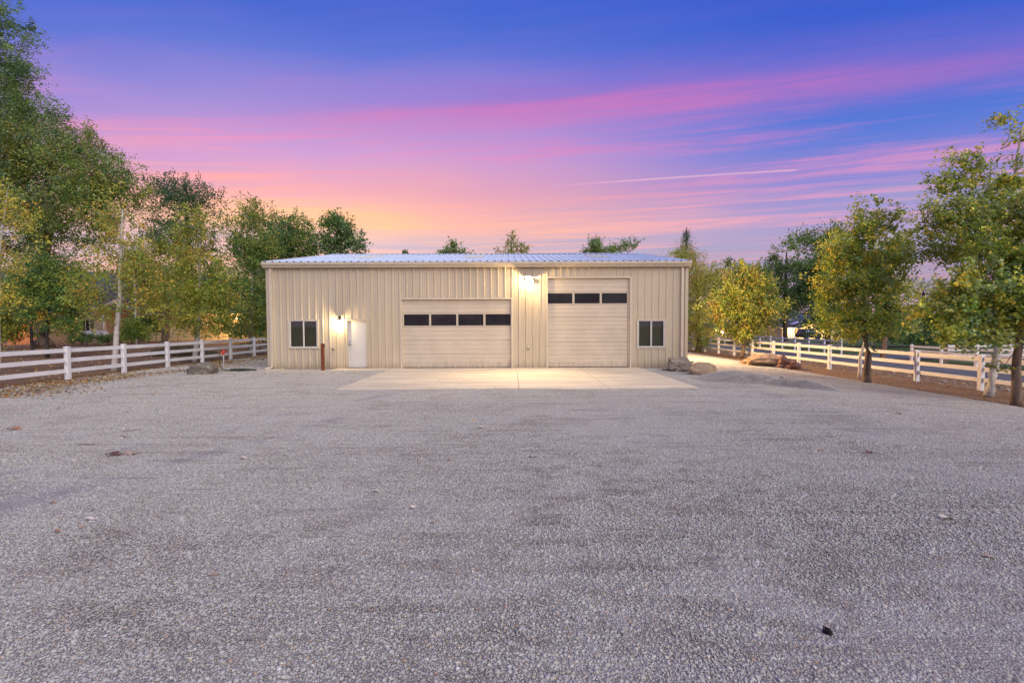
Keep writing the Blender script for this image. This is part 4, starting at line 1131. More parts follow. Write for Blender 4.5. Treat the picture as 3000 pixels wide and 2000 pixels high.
box_part('pane', M_dglass, ww, wx(241.5, D2), wx(252, D2), D2 - .08, D2 - .062, wz(250, 968, D2), wz(250, 938, D2)); box_part('pane', M_dglass, ww, wx(254, D2), wx(264.5, D2), D2 - .08, D2 - .062, wz(250, 968, D2), wz(250, 938, D2))
box_part('shutter', M_shut, hB, wx(266.5, D2), wx(277, D2), D2 - .06, D2 - .01, wz(270, 962, D2), wz(270, 934, D2))
MB().poly([(xb + .1, D2 - .6, zt), (xb + .1, D2 - .6, zt + .3), (wx(378, D2), D2 - .6, wz(378, 868, D2)), (wx(378, D2), D2 - .6, wz(378, 878, D2)),
           (xb + .1, D2 - .4, zt), (xb + .1, D2 - .4, zt + .3), (wx(378, D2), D2 - .4, wz(378, 868, D2)), (wx(378, D2), D2 - .4, wz(378, 878, D2))],
          [(0, 3, 2, 1), (4, 5, 6, 7), (0, 1, 5, 4), (1, 2, 6, 5), (2, 3, 7, 6), (3, 0, 4, 7)]).build('rake_board', M_white, hB)
D3 = 50.0
hC = thing('shed', 'low orange-lit plank shed behind the big trunk at far left', 'shed', (wx(80, D3), D3, 0))
siding('wall', hC, wx(20, D3), wx(112, D3), D3, -.1, wz(80, 950, D3), mat('brown_planks', (.32, .17, .09), .8, var=.1), .2)
box_part('wall_core', M_tan, hC, wx(20, D3), wx(112, D3), D3 + .02, D3 + 4, -.1, wz(80, 951, D3))
MB().extx([(D3 - .4, wz(80, 950, D3)), (D3 + 2, wz(80, 950, D3) + 1.0), (D3 + 4.4, wz(80, 950, D3)), (D3 + 2, wz(80, 950, D3) + .85)], wx(12, D3), wx(118, D3)).build('roof', M_shingle, hC)
pl2 = thing('yard_lamp', 'small lamp glowing on the far-left plank shed', 'lamp', (wx(60, D3), D3 - .2, 1.9))
MB().lathe((wx(60, D3), D3 - .2, 1.9), [(.04, .1), (.1, .06), (.1, -.06), (.04, -.1)], 8).build('globe', M_lampo, pl2)
lamp('shed_light', (wx(60, D3), D3 - 1.0, 1.9), 300, (1.0, .42, .12), .1, pl2)

# propane tank
D4 = 47.0
tx0, tx1 = wx(240, D4), wx(318, D4); tz = wz(280, 980, D4); tr_ = .40
tk = thing('propane_tank', 'cream horizontal propane tank in the plants by the tan house', 'tank', ((tx0 + tx1) / 2, D4, 0))
pr = [(tx0 + tr_ * .8 * (1 - math.cos(a)), tr_ * math.sin(a)) for a in [R(5), R(25), R(45), R(65), R(90)]]
pr += [(tx1 - (p_[0] - tx0), p_[1]) for p_ in reversed(pr)]
MB().tube([(a, D4, tz) for a, _ in pr], [b_ for _, b_ in pr], 16).build('vessel', M_tank, tk, smooth=True)
MB().lathe(((tx0 + tx1) / 2, D4, tz + tr_ - .02), [(.16, 0), (.17, .12), (.1, .17)], 10).build('dome', M_tank, tk)
for q in (.25, .75):
    xx = tx0 + (tx1 - tx0) * q; MB().box(xx - .08, xx + .08, D4 - .3, D4 + .3, -.02, tz - tr_ + .1).build('foot', M_grey, tk)
# white pole and brown post between the trees
D5 = 44.0
o = MB().tube([(wx(399, D5), D5, -.05), (wx(399, D5), D5, wz(399, 800, D5))], .07, 8).build('white_pole', M_white); tag(o, 'thin tall white pole behind the left fence', 'pole')
o = MB().tube([(wx(392.5, D5), D5 + .6, -.05), (wx(392.5, D5), D5 + .6, wz(392, 790, D5))], .13, 8).build('wooden_pole', M_woodp); tag(o, 'thick brown wooden pole just left of the white pole', 'pole')
# wire garden fence in front of the cream house
D6 = 55.0
wf = thing('wire_fence', 'low wire fence with thin stakes before the cream house', 'fence', (wx(430, D6), D6, 0))
for X in (457, 520, 580, 640, 683, 735): MB().tube([(wx(X, D6), D6, -.05), (wx(X, D6) + .03, D6, 1.0)], .035, 5).build('stake', M_rust, wf)
for z in (.25, .5, .75, .95): MB().tube([(wx(455, D6), D6, z), (wx(740, D6), D6, z)], .008, 4).build('wire', M_pipe, wf)

# house across the road
D7 = 72.0
hD = thing('house', 'lit cream bungalow with solar panel on its roof across the road', 'house', (wx(2360, D7), D7, g(30)))
def q7(X, Y, d=D7): return (wx(X, d), wz(X, Y, d))
zb = g(30) - .05
zt = wz(2340, 962, D7)
xa, xb = wx(2292, D7), wx(2520, D7)
box_part('wall', M_cream, hD, xa, xb, D7, D7 + 9, zb, zt)
zg = wz(2352, 948, D7)
MB().extx([(D7 - .5, zt), (D7 - .5, zt + .15), (D7 + .1, zt + .15), (D7 + .1, zt)], xa - .5, xb + .5).build('fascia', M_white, hD)
zr = wz(2340, 940, D7 + 5)
rf = MB().extx([(D7 - .6, zt + .14), (D7 + 5, zr), (D7 + 10, zt + .14), (D7 + 5, zr - .2)], xa - .5, xb + .5).build('roof', M_shingle, hD)
gx0, gx1 = wx(2331, D7), wx(2410, D7)
MB().poly([(gx0, D7 - .9, zb), (gx1, D7 - .9, zb), (gx1, D7 - .9, zt), ((gx0 + gx1) / 2 + .3, D7 - .9, zg + .1), (gx0, D7 - .9, zt), (gx0, D7, zb), (gx1, D7, zb), (gx1, D7, zt), ((gx0 + gx1) / 2 + .3, D7, zg + .1), (gx0, D7, zt)],
          [(0, 1, 2, 3, 4), (0, 4, 9, 5), (1, 6, 7, 2), (4, 3, 8, 9), (3, 2, 7, 8)]).build('gable', M_cream, hD)
MB().poly([(gx0 - .3, D7 - 1.2, zt - .05), ((gx0 + gx1) / 2 + .3, D7 - 1.2, zg + .18), (gx1 + .3, D7 - 1.2, zt - .05), (gx0 - .3, D7 + 4, zt + .05), ((gx0 + gx1) / 2 + .3, D7 + 4, zg + .3), (gx1 + .3, D7 + 4, zt + .05)],
          [(0, 1, 4, 3), (1, 2, 5, 4)]).build('gable_roof', M_shingle, hD)
MB().poly([q7(2318, 949.5)[:1] + (D7 + .6, wz(2318, 949.5, D7)), (wx(2335, D7), D7 + .6, wz(2335, 949.5, D7)), (wx(2353, D7 + 4), D7 + 4, wz(2353, 940, D7 + 4)), (wx(2336, D7 + 4), D7 + 4, wz(2336, 940, D7 + 4))], [(0, 1, 2, 3)]).build('solar_panel', M_solar, hD)
for X0, X1 in ((2297, 2302), (2304, 2307.5), (2309, 2313), (2315, 2319)):
    box_part('window', M_warmwin if X0 > 2314 else M_tan, hD, wx(X0, D7), wx(X1, D7), D7 - .05, D7 - .01, wz(X0, 979, D7), wz(X0, 964, D7))
for X0 in (2294, 2303, 2308, 2314, 2320): box_part('porch_post', M_white, hD, wx(X0, D7) - .06, wx(X0, D7) + .06, D7 - .5, D7 - .36, zb, zt)
box_part('door', M_woodp, hD, wx(2323, D7), wx(2331, D7) - .05, D7 - .06, D7 - .01, zb, wz(2326, 963, D7))
lm = thing('house_lamp', 'bright lamp on the gable of the bungalow across the road', 'lamp', (wx(2362, D7), D7 - 1.1, wz(2362, 970, D7)))
MB().lathe((wx(2362, D7), D7 - 1.2, wz(2362, 970, D7)), [(.08, .12), (.16, .08), (.16, -.08), (.08, -.12)], 8).build('globe', M_lampo, lm)
lamp('house_light', (wx(2362, D7), D7 - 3.0, wz(2362, 968, D7)), 1300, (1.0, .6, .28), .2, lm)
lamp('porch_glow', (wx(2310, D7), D7 - 1.6, wz(2310, 970, D7)), 420, (1.0, .62, .32), .2, lm)
# parked suv in front of it
D8 = 66.0
cx0, cx1 = wx(2341, D8), wx(2396, D8); cz = g(30); ln = cx1 - cx0
car = thing('parked_car', 'dark estate car parked before the lit bungalow', 'car', ((cx0 + cx1) / 2, D8, cz))
pr = [(0, .35), (0, .85), (.05, .95), (.12, 1.45), (.20, 1.62), (.62, 1.62), (.76, 1.05), (.97, .92), (1, .7), (1, .35)]
mb = MB(); n = len(pr)
mb.poly([(cx0 + a * ln, D8 - .9, cz + b_) for a, b_ in pr] + [(cx0 + a * ln, D8 + .9, cz + b_) for a, b_ in pr], [tuple(range(n)), tuple(range(2 * n - 1, n - 1, -1))] + [(i, n + i, n + (i + 1) % n, (i + 1) % n) for i in range(n)])
mb.build('body', M_car, car, bevel=.06)
for a, b_ in ((.14, .36), (.39, .66)): MB().poly([(cx0 + a * ln, D8 - .92, cz + 1.05), (cx0 + b_ * ln, D8 - .92, cz + 1.05), (cx0 + (b_ - .05) * ln, D8 - .92, cz + 1.5), (cx0 + (a + .03) * ln, D8 - .92, cz + 1.5)], [(0, 1, 2, 3)]).build('side_window', M_solar, car)
for a in (.2, .8): MB().tube([(cx0 + a * ln, D8 - .93, cz + .34), (cx0 + a * ln, D8 - .7, cz + .34)], .34, 14).build('wheel', M_black, car)
# far houses reduced to porch lights and low walls under the willow
for (X, Y, lab, pw) in ((2099, 969, 'round orange porch light seen beneath the willow-like tree', 700), (2116, 973, 'smaller orange light right of the round one beneath the tree', 300), (2247, 973, 'warm light spot between tree trunk and lit bungalow', 400)):
    d = 84.0; x = wx(X, d); z = wz(X, Y, d)
    t = thing('porch_light', lab, 'lamp', (x, d, g(30)))
    MB().tube([(x, d, g(30)), (x, d, z - .15)], .05, 6).build('pole', M_white, t)
    MB().lathe((x, d, z), [(.08, .22), (.24, .12), (.24, -.12), (.08, -.2)], 10).build('globe', M_lampo, t)
    lamp('glow', (x, d - .8, z), pw, (1.0, .5, .2), .2, t)
d = 86.0
hE = thing('house', 'low dark-roofed house behind the orange porch lights across the road', 'house', (wx(2110, d), d, g(30)))
box_part('wall', M_tan, hE, wx(2060, d), wx(2150, d), d, d + 7, g(30), wz(2100, 962, d))
MB().extx([(d - .6, wz(2100, 962, d)), (d + 3.5, wz(2100, 948, d)), (d + 7.6, wz(2100, 962, d)), (d + 3.5, wz(2100, 950, d))], wx(2052, d), wx(2158, d)).build('roof', M_shingle, hE)
# leaning brown posts over the road
for (X, Y, top, lab) in ((2590, 1047, 1010, 'leaning brown tree stub in the verge across the road'),):
    d = 29.5; x = wx(X, d)
    o = MB().tube([(x - .05, d, g(26) - .05), (x + .05, d, g(26) + .9), (x + .12, d, g(26) + 1.6)], [.16, .14, .13], 8).build('tree_stub', M_bark); tag(o, lab, 'stub')
d = 27.2
for X, lab in ((2766, 'weathered wooden post, left of two, by the fence over the road'), (2773, 'weathered wooden post, right of two, by the fence over the road')):
    o = MB().box(wx(X, d) - .06, wx(X, d) + .06, d - .06, d + .06, g(26), g(26) + 1.0).build('wooden_post', M_woodp); tag(o, lab, 'post')
# ------------------------------------------------------------------ trees
GRN = (.165, .275, .060); DGR = (.075, .160, .075); YGR = (.34, .40, .075); YEL = (.68, .53, .10); ORA = (.64, .38, .075); OLV = (.27, .28, .085); GGR = (.24, .34, .18); BRO = (.33, .22, .08)
def mixpal(*pw):
    cs = []; ws = []
    for c, w in pw: cs.append(c); ws.append(w)
    ws = np.array(ws, float); return np.array(cs), ws / ws.sum()
TREES = []
def B(X, Y, rX, rY, w=1.0, dd=0.0, rd=None): return (X, Y, rX, rY, w, dd, rd)
def tree(name, label, d, trunk, r0, bark, blobs, nclump, nleaf, ls, pal, cr=.42, wind=0.0, aspect=.75, group=None, seed=0, limbs=True, r1=None, zb=None, shell=2.2, droop=0., cat='tree'):
    """trunk: list of photo (X, Y[, extra distance]) from base to top at distance d"""
    r_ = np.random.default_rng(seed + 100)
    tp = []
    for i, p in enumerate(trunk):
        dd = p[2] if len(p) > 2 else 0
        tp.append(Vector((wx(p[0], d + dd), d + dd, wz(p[0], p[1], d + dd))))
    bz = g(tp[0].x) - .04 if zb is None else zb
    tp[0].z = bz
    root = thing(name, label, cat, tuple(tp[0]), group)
    # smooth trunk
    P = []
    m = len(tp)
    def cat_(t):
        s = t * (m - 1); i = min(m - 2, int(s)); f = s - i
        a = tp[max(0, i - 1)]; b_ = tp[i]; c = tp[i + 1]; e_ = tp[min(m - 1, i + 2)]
        return b_ * 1.0 + (c - a) * .5 * f + (a * 1.0 - b_ * 2.5 + c * 2.0 - e_ * .5) * f * f + (-a * .5 + b_ * 1.5 - c * 1.5 + e_ * .5) * f ** 3
    NS = 14; wobl = r0 * .5
    for i in range(NS + 1):
        t = i / NS; q = cat_(t)
        if 0 < i: q = q + Vector((mnoise.noise(Vector((t * 5, seed, 0))), mnoise.noise(Vector((t * 5, seed, 9))), 0)) * wobl
        P.append(q)
    r1 = r1 if r1 else r0 * .18
    rad = [(r0 * (1 - t) ** .8 + r1 * t) * (1.18 if i == 0 else 1.04 if i == 1 else 1) for i, t in [(k, k / NS) for k in range(NS + 1)]]
    MB().tube(P, rad, 10).build('trunk', bark, root, smooth=True)
    # clumps
    W_ = np.array([b_[4] * b_[2] * b_[3] for b_ in blobs], float); W_ /= W_.sum()
    C = []
    for k in range(nclump):
        X, Y, rX, rY, w, dd, rd = blobs[r_.choice(len(blobs), p=W_)]
        v = r_.normal(0, 1, 3); v /= np.linalg.norm(v); v *= r_.random() ** (1 / shell)
        D_ = d + dd; rdm = rd if rd else (rX * .8) / F * D_
        C.append((wx(X + v[0] * rX, D_), D_ + v[1] * rdm, wz(X, Y + v[2] * rY, D_)))
    C = np.array(C)
    # branches: every clump hangs on the nearest limb that already exists
    mb = MB(); height = P[-1].z - bz
    nodes = [(P[i], rad[i], 0) for i in range(len(P)) if P[i].z > bz + height * .30]
    axis_d = [min((Vector(c) - q[0]).length for q in nodes) for c in C]
    for ci_ in np.argsort(axis_d):
        if not limbs: break
        e_ = Vector(C[ci_]); best = None
        for (q, rq, lv) in nodes:
            dd_ = e_ - q; L_ = dd_.length
            if L_ < .02: continue
            cost = L_ * (1.0 + .9 * max(0, -dd_.z / L_ + .05)) + .10 * lv * cr
            if best is None or cost < best[0]: best = (cost, q, rq, lv)
        _, a, rq, lv = best; L_ = (e_ - a).length
        mid_ = a.lerp(e_, .45) + Vector((r_.normal(0, .05), r_.normal(0, .05), r_.uniform(.0, .16))) * L_
        rb = min(rq * .7, .006 + .011 * L_)
        pts = [a.lerp(mid_, t).lerp(mid_.lerp(e_, t), t) for t in (0, .25, .5, .75, 1)]
        rr = [rb, rb * .85, rb * .72, rb * .6, max(.0025, rb * .42)]
        mb.tube(pts, rr, 5, cap=False)
        nodes += [(pts[2], rr[2], lv + 1), (pts[3], rr[3], lv + 1), (pts[4], rr[4], lv + 1)]
    if mb.v:
        o = mb.build('branches', bark, root, smooth=True); o['kind'] = 'stuff'
    # leaves: short sprays radiating from every clump
    cols_, ws = pal
    n = nclump * nleaf
    ci = np.repeat(np.arange(nclump), nleaf)
    S = 7
    dirs = r_.normal(0, 1, (nclump, S, 3)); dirs[..., 2] += .35 - droop; dirs[..., 0] -= wind * .9
    dirs /= np.linalg.norm(dirs, axis=2, keepdims=True)
    si = r_.integers(0, S, n); tt = r_.random(n) ** .75
    crs = cr * r_.uniform(.65, 1.35, nclump)
    dv = dirs[ci, si]
    sl2 = r_.uniform(.7, 1.5, (nclump, S))[ci, si]
    pos_ = C[ci] + dv * (tt * crs[ci] * 1.45 * sl2)[:, None] + r_.normal(0, 1, (n, 3)) * (crs[ci] * (.13 + .12 * (1 - tt)))[:, None]
    pos_[:, 2] -= droop * tt ** 2 * crs[ci] * 1.2
    pos_[:, 0] -= wind * tt ** 2 * crs[ci] * .4
    thin = r_.uniform(.6, 1.0, nclump)[ci]
    keep = (pos_[:, 2] > g(0) - .25) & (r_.random(n) < thin)
    ax = dv * .6 + r_.normal(0, 1, (n, 3)) * .7; ax[:, 2] -= .35 + droop; ax[:, 0] -= wind * 1.6
    nr = r_.normal(0, 1, (n, 3)); nr[:, 2] += .6; nr[:, 1] -= .35
    ccl = r_.choice(len(cols_), nclump, p=ws); own = r_.choice(len(cols_), n, p=ws)
    pick = np.where(r_.random(n) < .62, ccl[ci], own)
    cl = cols_[pick] * r_.uniform(.92, 1.48, (n, 1)) * (r_.uniform(.72, 1.25, nclump)[ci])[:, None]
    L = ls * r_.uniform(.65, 1.3, n)
    v_, f_, c_ = leaf_cards(pos_[keep], L[keep], L[keep] * aspect * r_.uniform(.8, 1.2, int(keep.sum())), ax[keep], nr[keep], np.clip(cl[keep], 0, .78), .14)
    v_ = v_ - np.array(tp[0])[None]
    o = link_mesh(np_mesh('foliage', v_, f_, M_leaf, False, c_), 'foliage', root); o['kind'] = 'stuff'
    return root

COTT = mixpal((GRN, 3), (DGR, 2.5), (OLV, 4), (GGR, 2), (YGR, 2.2), (YEL, .3))
COTD = mixpal((DGR, 3), (GRN, 3), (GGR, 3.5))
YSP = mixpal((YEL, 4.5), (ORA, 1), (YGR, 4), (GRN, 1))
MIXA = mixpal((GRN, 3.5), (YGR, 5), (YEL, 1.4), (ORA, .6), (OLV, 2))
MIXG = mixpal((GRN, 5), (DGR, 3), (YGR, 2), (ORA, .35))
FARG = mixpal((GRN, 3), (DGR, 3), (GGR, 2), (OLV, 1))
WILL = mixpal((OLV, 5), (GRN, 2.5), (YGR, 1.5), (BRO, 1))
PLN = mixpal((GRN, 3.5), (YGR, 3.5), (OLV, 1.5), (YEL, 1.5), (GGR, 2.5))

# --- left side
tree('cottonwood_tree', 'huge old cottonwood with thick pale furrowed trunk and spreading olive crown at left', 41, [(125, 1014), (122, 930), (128, 820, -1), (150, 640, -1.5), (170, 480, -1)], .72, M_bark,
     [B(140, 470, 190, 130, 1.2, 0, 4.5), B(300, 520, 130, 85, 1.3, -1, 4), B(60, 560, 150, 150, 1, 0, 4), B(400, 590, 75, 55, .9, 0, 3), B(200, 640, 170, 90, .9, -3, 3.5), B(20, 420, 100, 80, .8, 0, 3), B(150, 760, 90, 60, .35, -3, 2), B(60, 740, 90, 90, .6, -2, 3)],
     500, 220, .205, COTT, 1.0, .5, .5, seed=1, shell=2.6, droop=.15)
tree('cottonwood_tree', 'dark green tree reaching in from the upper left edge of the photo', 24, [(-300, 1050), (-290, 700), (-240, 300), (-200, 50)], .42, M_barkd,
     [B(-60, 60, 150, 110, 1, 0, 2.6), B(-10, 200, 140, 70, 1.1, 0, 2.2), B(60, 300, 110, 38, .9, 0, 1.2), B(130, 352, 75, 26, .9, 0, .8), B(-120, 420, 120, 120, .7, 0, 2), B(110, 225, 40, 25, .5, 0, .6)],
     260, 260, .13, COTD, .62, .7, .4, seed=2, shell=3.2, droop=.1, zb=-.05)
tree('aspen_sapling', 'pale forked sapling with sparse yellow leaves at the left edge', 18.6, [(-12, 1085), (0, 900), (8, 760), (40, 560)], .075, M_pale,
     [B(28, 600, 42, 60, 1, 0, .6), B(75, 650, 45, 60, 1, 0, .6), B(20, 760, 60, 70, .8, 0, .6), B(110, 700, 35, 50, .5, 0, .4), B(10, 880, 60, 50, .8, 0, .6), B(45, 560, 20, 30, .6, 0, .3)], 95, 34, .085, YSP, .30, 0, .8, seed=3)
tree('maple_tree', 'small dark-stemmed tree with mixed green leaves, left of the big trunk', 31, [(92, 1035), (93, 960), (100, 880), (105, 800)], .10, M_barkd,
     [B(60, 880, 85, 75, 1, 0, 1.6), B(110, 820, 70, 50, .8, 0, 1.3), B(20, 930, 50, 50, .8, 0, 1.2), B(10, 850, 50, 60, .7, 0, 1.2), B(40, 970, 55, 25, .8, 0, 1.0), B(-10, 960, 40, 40, .6, 0, 1)], 170, 150, .11, MIXA, .5, .2, .8, seed=4)
tree('maple_tree', 'small dark-stemmed green tree standing before the big cottonwood trunk', 27.7, [(136, 1046), (138, 960), (150, 890), (168, 800)], .10, M_barkd,
     [B(150, 880, 85, 70, 1.2, 0, 1.4), B(190, 810, 70, 55, 1, 0, 1.2), B(120, 800, 60, 55, .8, 0, 1.2), B(215, 920, 50, 45, .6, 0, .9), B(100, 930, 45, 35, .4, 0, .9), B(190, 960, 60, 26, .6, 0, .9), B(240, 860, 50, 50, .7, 0, .9)], 200, 150, .10, MIXG, .46, .3, .8, seed=5)
tree('aspen_tree', 'white-trunked aspen with sparse yellow-orange leaves in front of the tan house', 19.6, [(331, 1084), (340, 1000), (352, 880), (362, 760), (372, 620)], .12, M_pale,
     [B(365, 680, 70, 80, 1, 0, .9), B(390, 800, 85, 90, 1, 0, 1.1), B(300, 800, 65, 90, .9, 0, 1), B(270, 880, 55, 45, .9, 0, .8), B(430, 900, 60, 50, .7, 0, .8), B(330, 620, 55, 40, .6, 0, .6), B(330, 925, 80, 35, .7, 0, .9), B(230, 840, 40, 50, .6, 0, .7), B(450, 840, 50, 60, .7, 0, .8)], 190, 62, .084, mixpal((YEL, 2.2), (ORA, 1.1), (YGR, 3), (GRN, 3), (OLV, 2)), .36, .2, .85, seed=6)
tree('elm_tree', 'tree with leaning brown trunk and dense green-yellow crown before the cream house', 48, [(480, 1003), (488, 960), (494, 900), (490, 820)], .42, M_bark,
     [B(490, 800, 60, 60, 1, 0, 2.2), B(450, 860, 55, 45, 1, 0, 2), B(540, 850, 50, 50, 1, 0, 2), B(500, 740, 45, 35, .8, 0, 1.6), B(420, 800, 60, 70, 1.2, 0, 2), B(450, 905, 60, 20, .6, 0, 1.5), B(550, 905, 50, 22, .6, 0, 1.5)], 190, 150, .15, MIXA, .75, .2, .8, seed=7)
tree('aspen_tree', 'white-trunked tree with full green and yellow crown, nearest the lichen boulder', 24, [(569, 1064), (578, 980), (588, 880), (592, 760), (590, 640)], .13, M_pale,
     [B(590, 680, 62, 72, 1, 0, 1.2), B(575, 790, 85, 80, 1.2, 0, 1.5), B(610, 890, 90, 70, 1.2, 0, 1.5), B(545, 870, 60, 60, .9, 0, 1.2), B(640, 800, 50, 70, .8, 0, 1.2), B(600, 950, 70, 35, .6, 0, 1.1), B(520, 940, 45, 30, .5, 0, .9), B(660, 900, 45, 60, .7, 0, 1)], 240, 105, .090, mixpal((GRN, 4), (YGR, 4), (YEL, 1.8), (ORA, .7), (OLV, 2)), .42, .2, .85, seed=8)
tree('aspen_tree', 'tall slim grey-trunked tree with green leaves close to the left building corner', 30, [(735, 1040), (737, 940), (740, 860), (745, 740), (750, 620)], .13, M_pale,
     [B(748, 640, 48, 50, 1, 0, 1.2), B(742, 740, 68, 70, 1.2, 0, 1.5), B(740, 850, 72, 80, 1.2, 0, 1.6), B(735, 950, 75, 60, 1.1, 0, 1.5), B(700, 700, 45, 60, .7, 0, 1.1), B(790, 720, 35, 50, .6, 0, 1)], 230, 135, .10, mixpal((GRN, 5), (DGR, 2), (YGR, 2.5), (YEL, .6), (OLV, 2)), .48, .1, .85, seed=9)
tree('dark_tree', 'tall dark blue-green tree rising between the cottonwood and the yellow aspen', 60, [(560, 990), (560, 850), (560, 700), (555, 600)], .5, M_barkd,
     [B(540, 600, 75, 60, 1, 0, 4), B(600, 580, 60, 40, 1, 0, 3.5), B(510, 570, 35, 45, .9, 0, 2.5), B(640, 620, 35, 30, .8, 0, 2), B(560, 720, 110, 80, 1.3, 0, 5), B(470, 680, 45, 60, .7, 0, 3), B(548, 545, 16, 18, .6, 0, 1), B(600, 900, 160, 80, 1.2, 0, 3)],
     260, 150, .24, mixpal((DGR, 4), (GRN, 2), ((.08, .13, .105), 3)), 1.15, .3, .6, seed=10)
tree('dark_tree', 'broad dark green tree behind the left corner of the workshop roof', 47, [(850, 1000), (855, 850), (860, 740)], .4, M_barkd,
     [B(860, 700, 75, 55, 1.2, 0, 3), B(820, 760, 70, 80, 1.1, 0, 3), B(905, 740, 50, 50, .9, 0, 2.5), B(780, 860, 60, 110, 1.3, 0, 3), B(850, 660, 35, 25, .7, 0, 1.5), B(780, 680, 45, 45, .7, 0, 2)],
     230, 150, .19, mixpal((DGR, 4), (GRN, 4), (YGR, 1), (OLV, 1)), .95, .1, .7, seed=11)
tree('cottonwood_tree', 'upright green cottonwood with ragged top just right of the roof corner trees', 44, [(1010, 1000), (1005, 850), (1002, 700)], .3, M_bark,
     [B(1000, 680, 42, 40, 1, 0, 1.8), B(1040, 715, 35, 30, 1, 0, 1.5), B(975, 720, 35, 35, 1, 0, 1.5), B(985, 650, 18, 22, .6, 0, .8), B(1010, 780, 60, 45, .7, 0, 2)],
     110, 130, .17, mixpal((GRN, 4), (DGR, 2), (GGR, 2)), .62, .1, .8, seed=12)
tree('maple_tree', 'small treetop showing over the roof ridge left of centre', 52, [(1328, 1000), (1328, 850), (1328, 740)], .2, M_bark,
     [B(1330, 748, 40, 22, 1, 0, 1.4), B(1328, 728, 16, 14, .6, 0, .6), B(1360, 752, 28, 12, .6, 0, 1)], 34, 110, .17, mixpal((OLV, 2), (GRN, 2), (GGR, 2)), .42, 0, .8, seed=13)
tree('poplar_tree', 'thin open poplar top over the middle of the roof ridge', 46, [(1502, 1000), (1502, 850), (1502, 710)], .15, M_pale,
     [B(1500, 715, 18, 32, 1, 0, .8), B(1535, 728, 14, 25, .9, 0, .7), B(1465, 738, 18, 14, .8, 0, .6), B(1505, 750, 45, 16, .8, 0, 1)], 48, 60, .14, mixpal((YGR, 2), (OLV, 3), (GRN, 1)), .38, 0, .8, seed=14)
tree('locust_tree', 'windblown green treetop over the right half of the roof ridge', 46, [(1780, 1000), (1782, 850), (1790, 745)], .22, M_barkd,
     [B(1748, 725, 22, 24, 1, 0, 1), B(1785, 740, 40, 14, .8, 0, 1.2), B(1830, 725, 28, 16, .8, 0, 1), B(1860, 718, 12, 10, .5, 0, .5), B(1715, 742, 20, 6, .4, 0, .5)], 64, 110, .15, mixpal((GRN, 3), (DGR, 2), (GGR, 2)), .42, .5, .6, seed=15)
tree('shrub_top', 'tiny green treetop poking above the roof ridge, the smallest one', 50, [(1188, 1000), (1188, 850), (1188, 745)], .12, M_bark, [B(1188, 744, 10, 8, 1, 0, .5)], 8, 90, .14, FARG, .22, 0, .8, seed=16)

# --- right side
tree('spruce_tree', 'dark pointed spruce tip rising behind the willow-like tree', 62, [(2008, 1000), (2008, 850), (2008, 668)], .25, M_barkd,
     [B(2008, 680, 6, 12, .8, 0, .4), B(2008, 700, 13, 14, 1, 0, .8), B(2009, 725, 19, 16, 1, 0, 1.2), B(2008, 760, 24, 30, 1, 0, 1.6), B(2008, 850, 40, 60, 1, 0, 2)], 150, 90, .15, mixpal((DGR, 6), (GRN, 1)), .42, 0, .4, seed=17, droop=.3)
tree('willow_tree', 'olive willow-like tree hanging over the fence at the right corner of the workshop', 36.5, [(2045, 1030), (2045, 950), (2042, 860), (2035, 760)], .22, M_barkd,
     [B(2010, 760, 38, 40, 1, 0, 1.6), B(2055, 800, 55, 60, 1.2, 0, 2), B(2050, 900, 75, 80, 1.3, 0, 2.2), B(2110, 850, 35, 70, .9, 0, 1.4), B(2040, 985, 60, 40, .8, 0, 1.8), B(1995, 740, 22, 18, .6, 0, .8)],
     210, 190, .14, WILL, .66, .3, .35, seed=18, droop=.5)
tree('cottonwood_tree', 'open-topped green tree between the willow-like tree and the round-crowned one', 52, [(2150, 1000), (2150, 850), (2150, 760)], .25, M_bark,
     [B(2140, 790, 32, 26, 1, 0, 1.5), B(2130, 860, 45, 60, 1, 0, 2), B(2200, 840, 60, 50, 1, 0, 2)], 90, 120, .19, FARG, .7, .1, .8, seed=19)
tree('ash_tree', 'round-crowned young tree with amber-green leaves on the dirt strip beside the orange boulder', 29.8, [(2176, 1046), (2180, 1000), (2182, 930), (2185, 850)], .14, M_bark,
     [B(2185, 840, 75, 65, 1.2, 0, 1.5), B(2160, 920, 85, 55, 1.2, 0, 1.6), B(2230, 900, 70, 60, 1.1, 0, 1.5), B(2190, 975, 85, 28, .9, 0, 1.4), B(2175, 785, 22, 25, .6, 0, .7), B(2225, 800, 22, 25, .5, 0, .7), B(2100, 900, 35, 35, .6, 0, .9), B(2215, 1005, 60, 14, .5, 0, 1)],
     270, 150, .105, mixpal((OLV, 4), (GRN, 3.5), (YGR, 2), (YEL, .8), (BRO, 1)), .44, .1, .8, seed=20)
tree('cottonwood_tree', 'tall ragged green trees with open tops left of the lit bungalow', 56, [(2300, 1000), (2300, 850), (2300, 740)], .3, M_bark,
     [B(2270, 760, 16, 34, 1, 0, 1.2), B(2300, 800, 40, 45, 1, 0, 2), B(2250, 840, 30, 50, .9, 0, 1.8), B(2310, 880, 60, 45, 1, 0, 2.5), B(2315, 720, 12, 25, .6, 0, 1), B(2270, 930, 50, 22, .7, 0, 2)], 150, 110, .2, FARG, .72, .1, .8, seed=21)
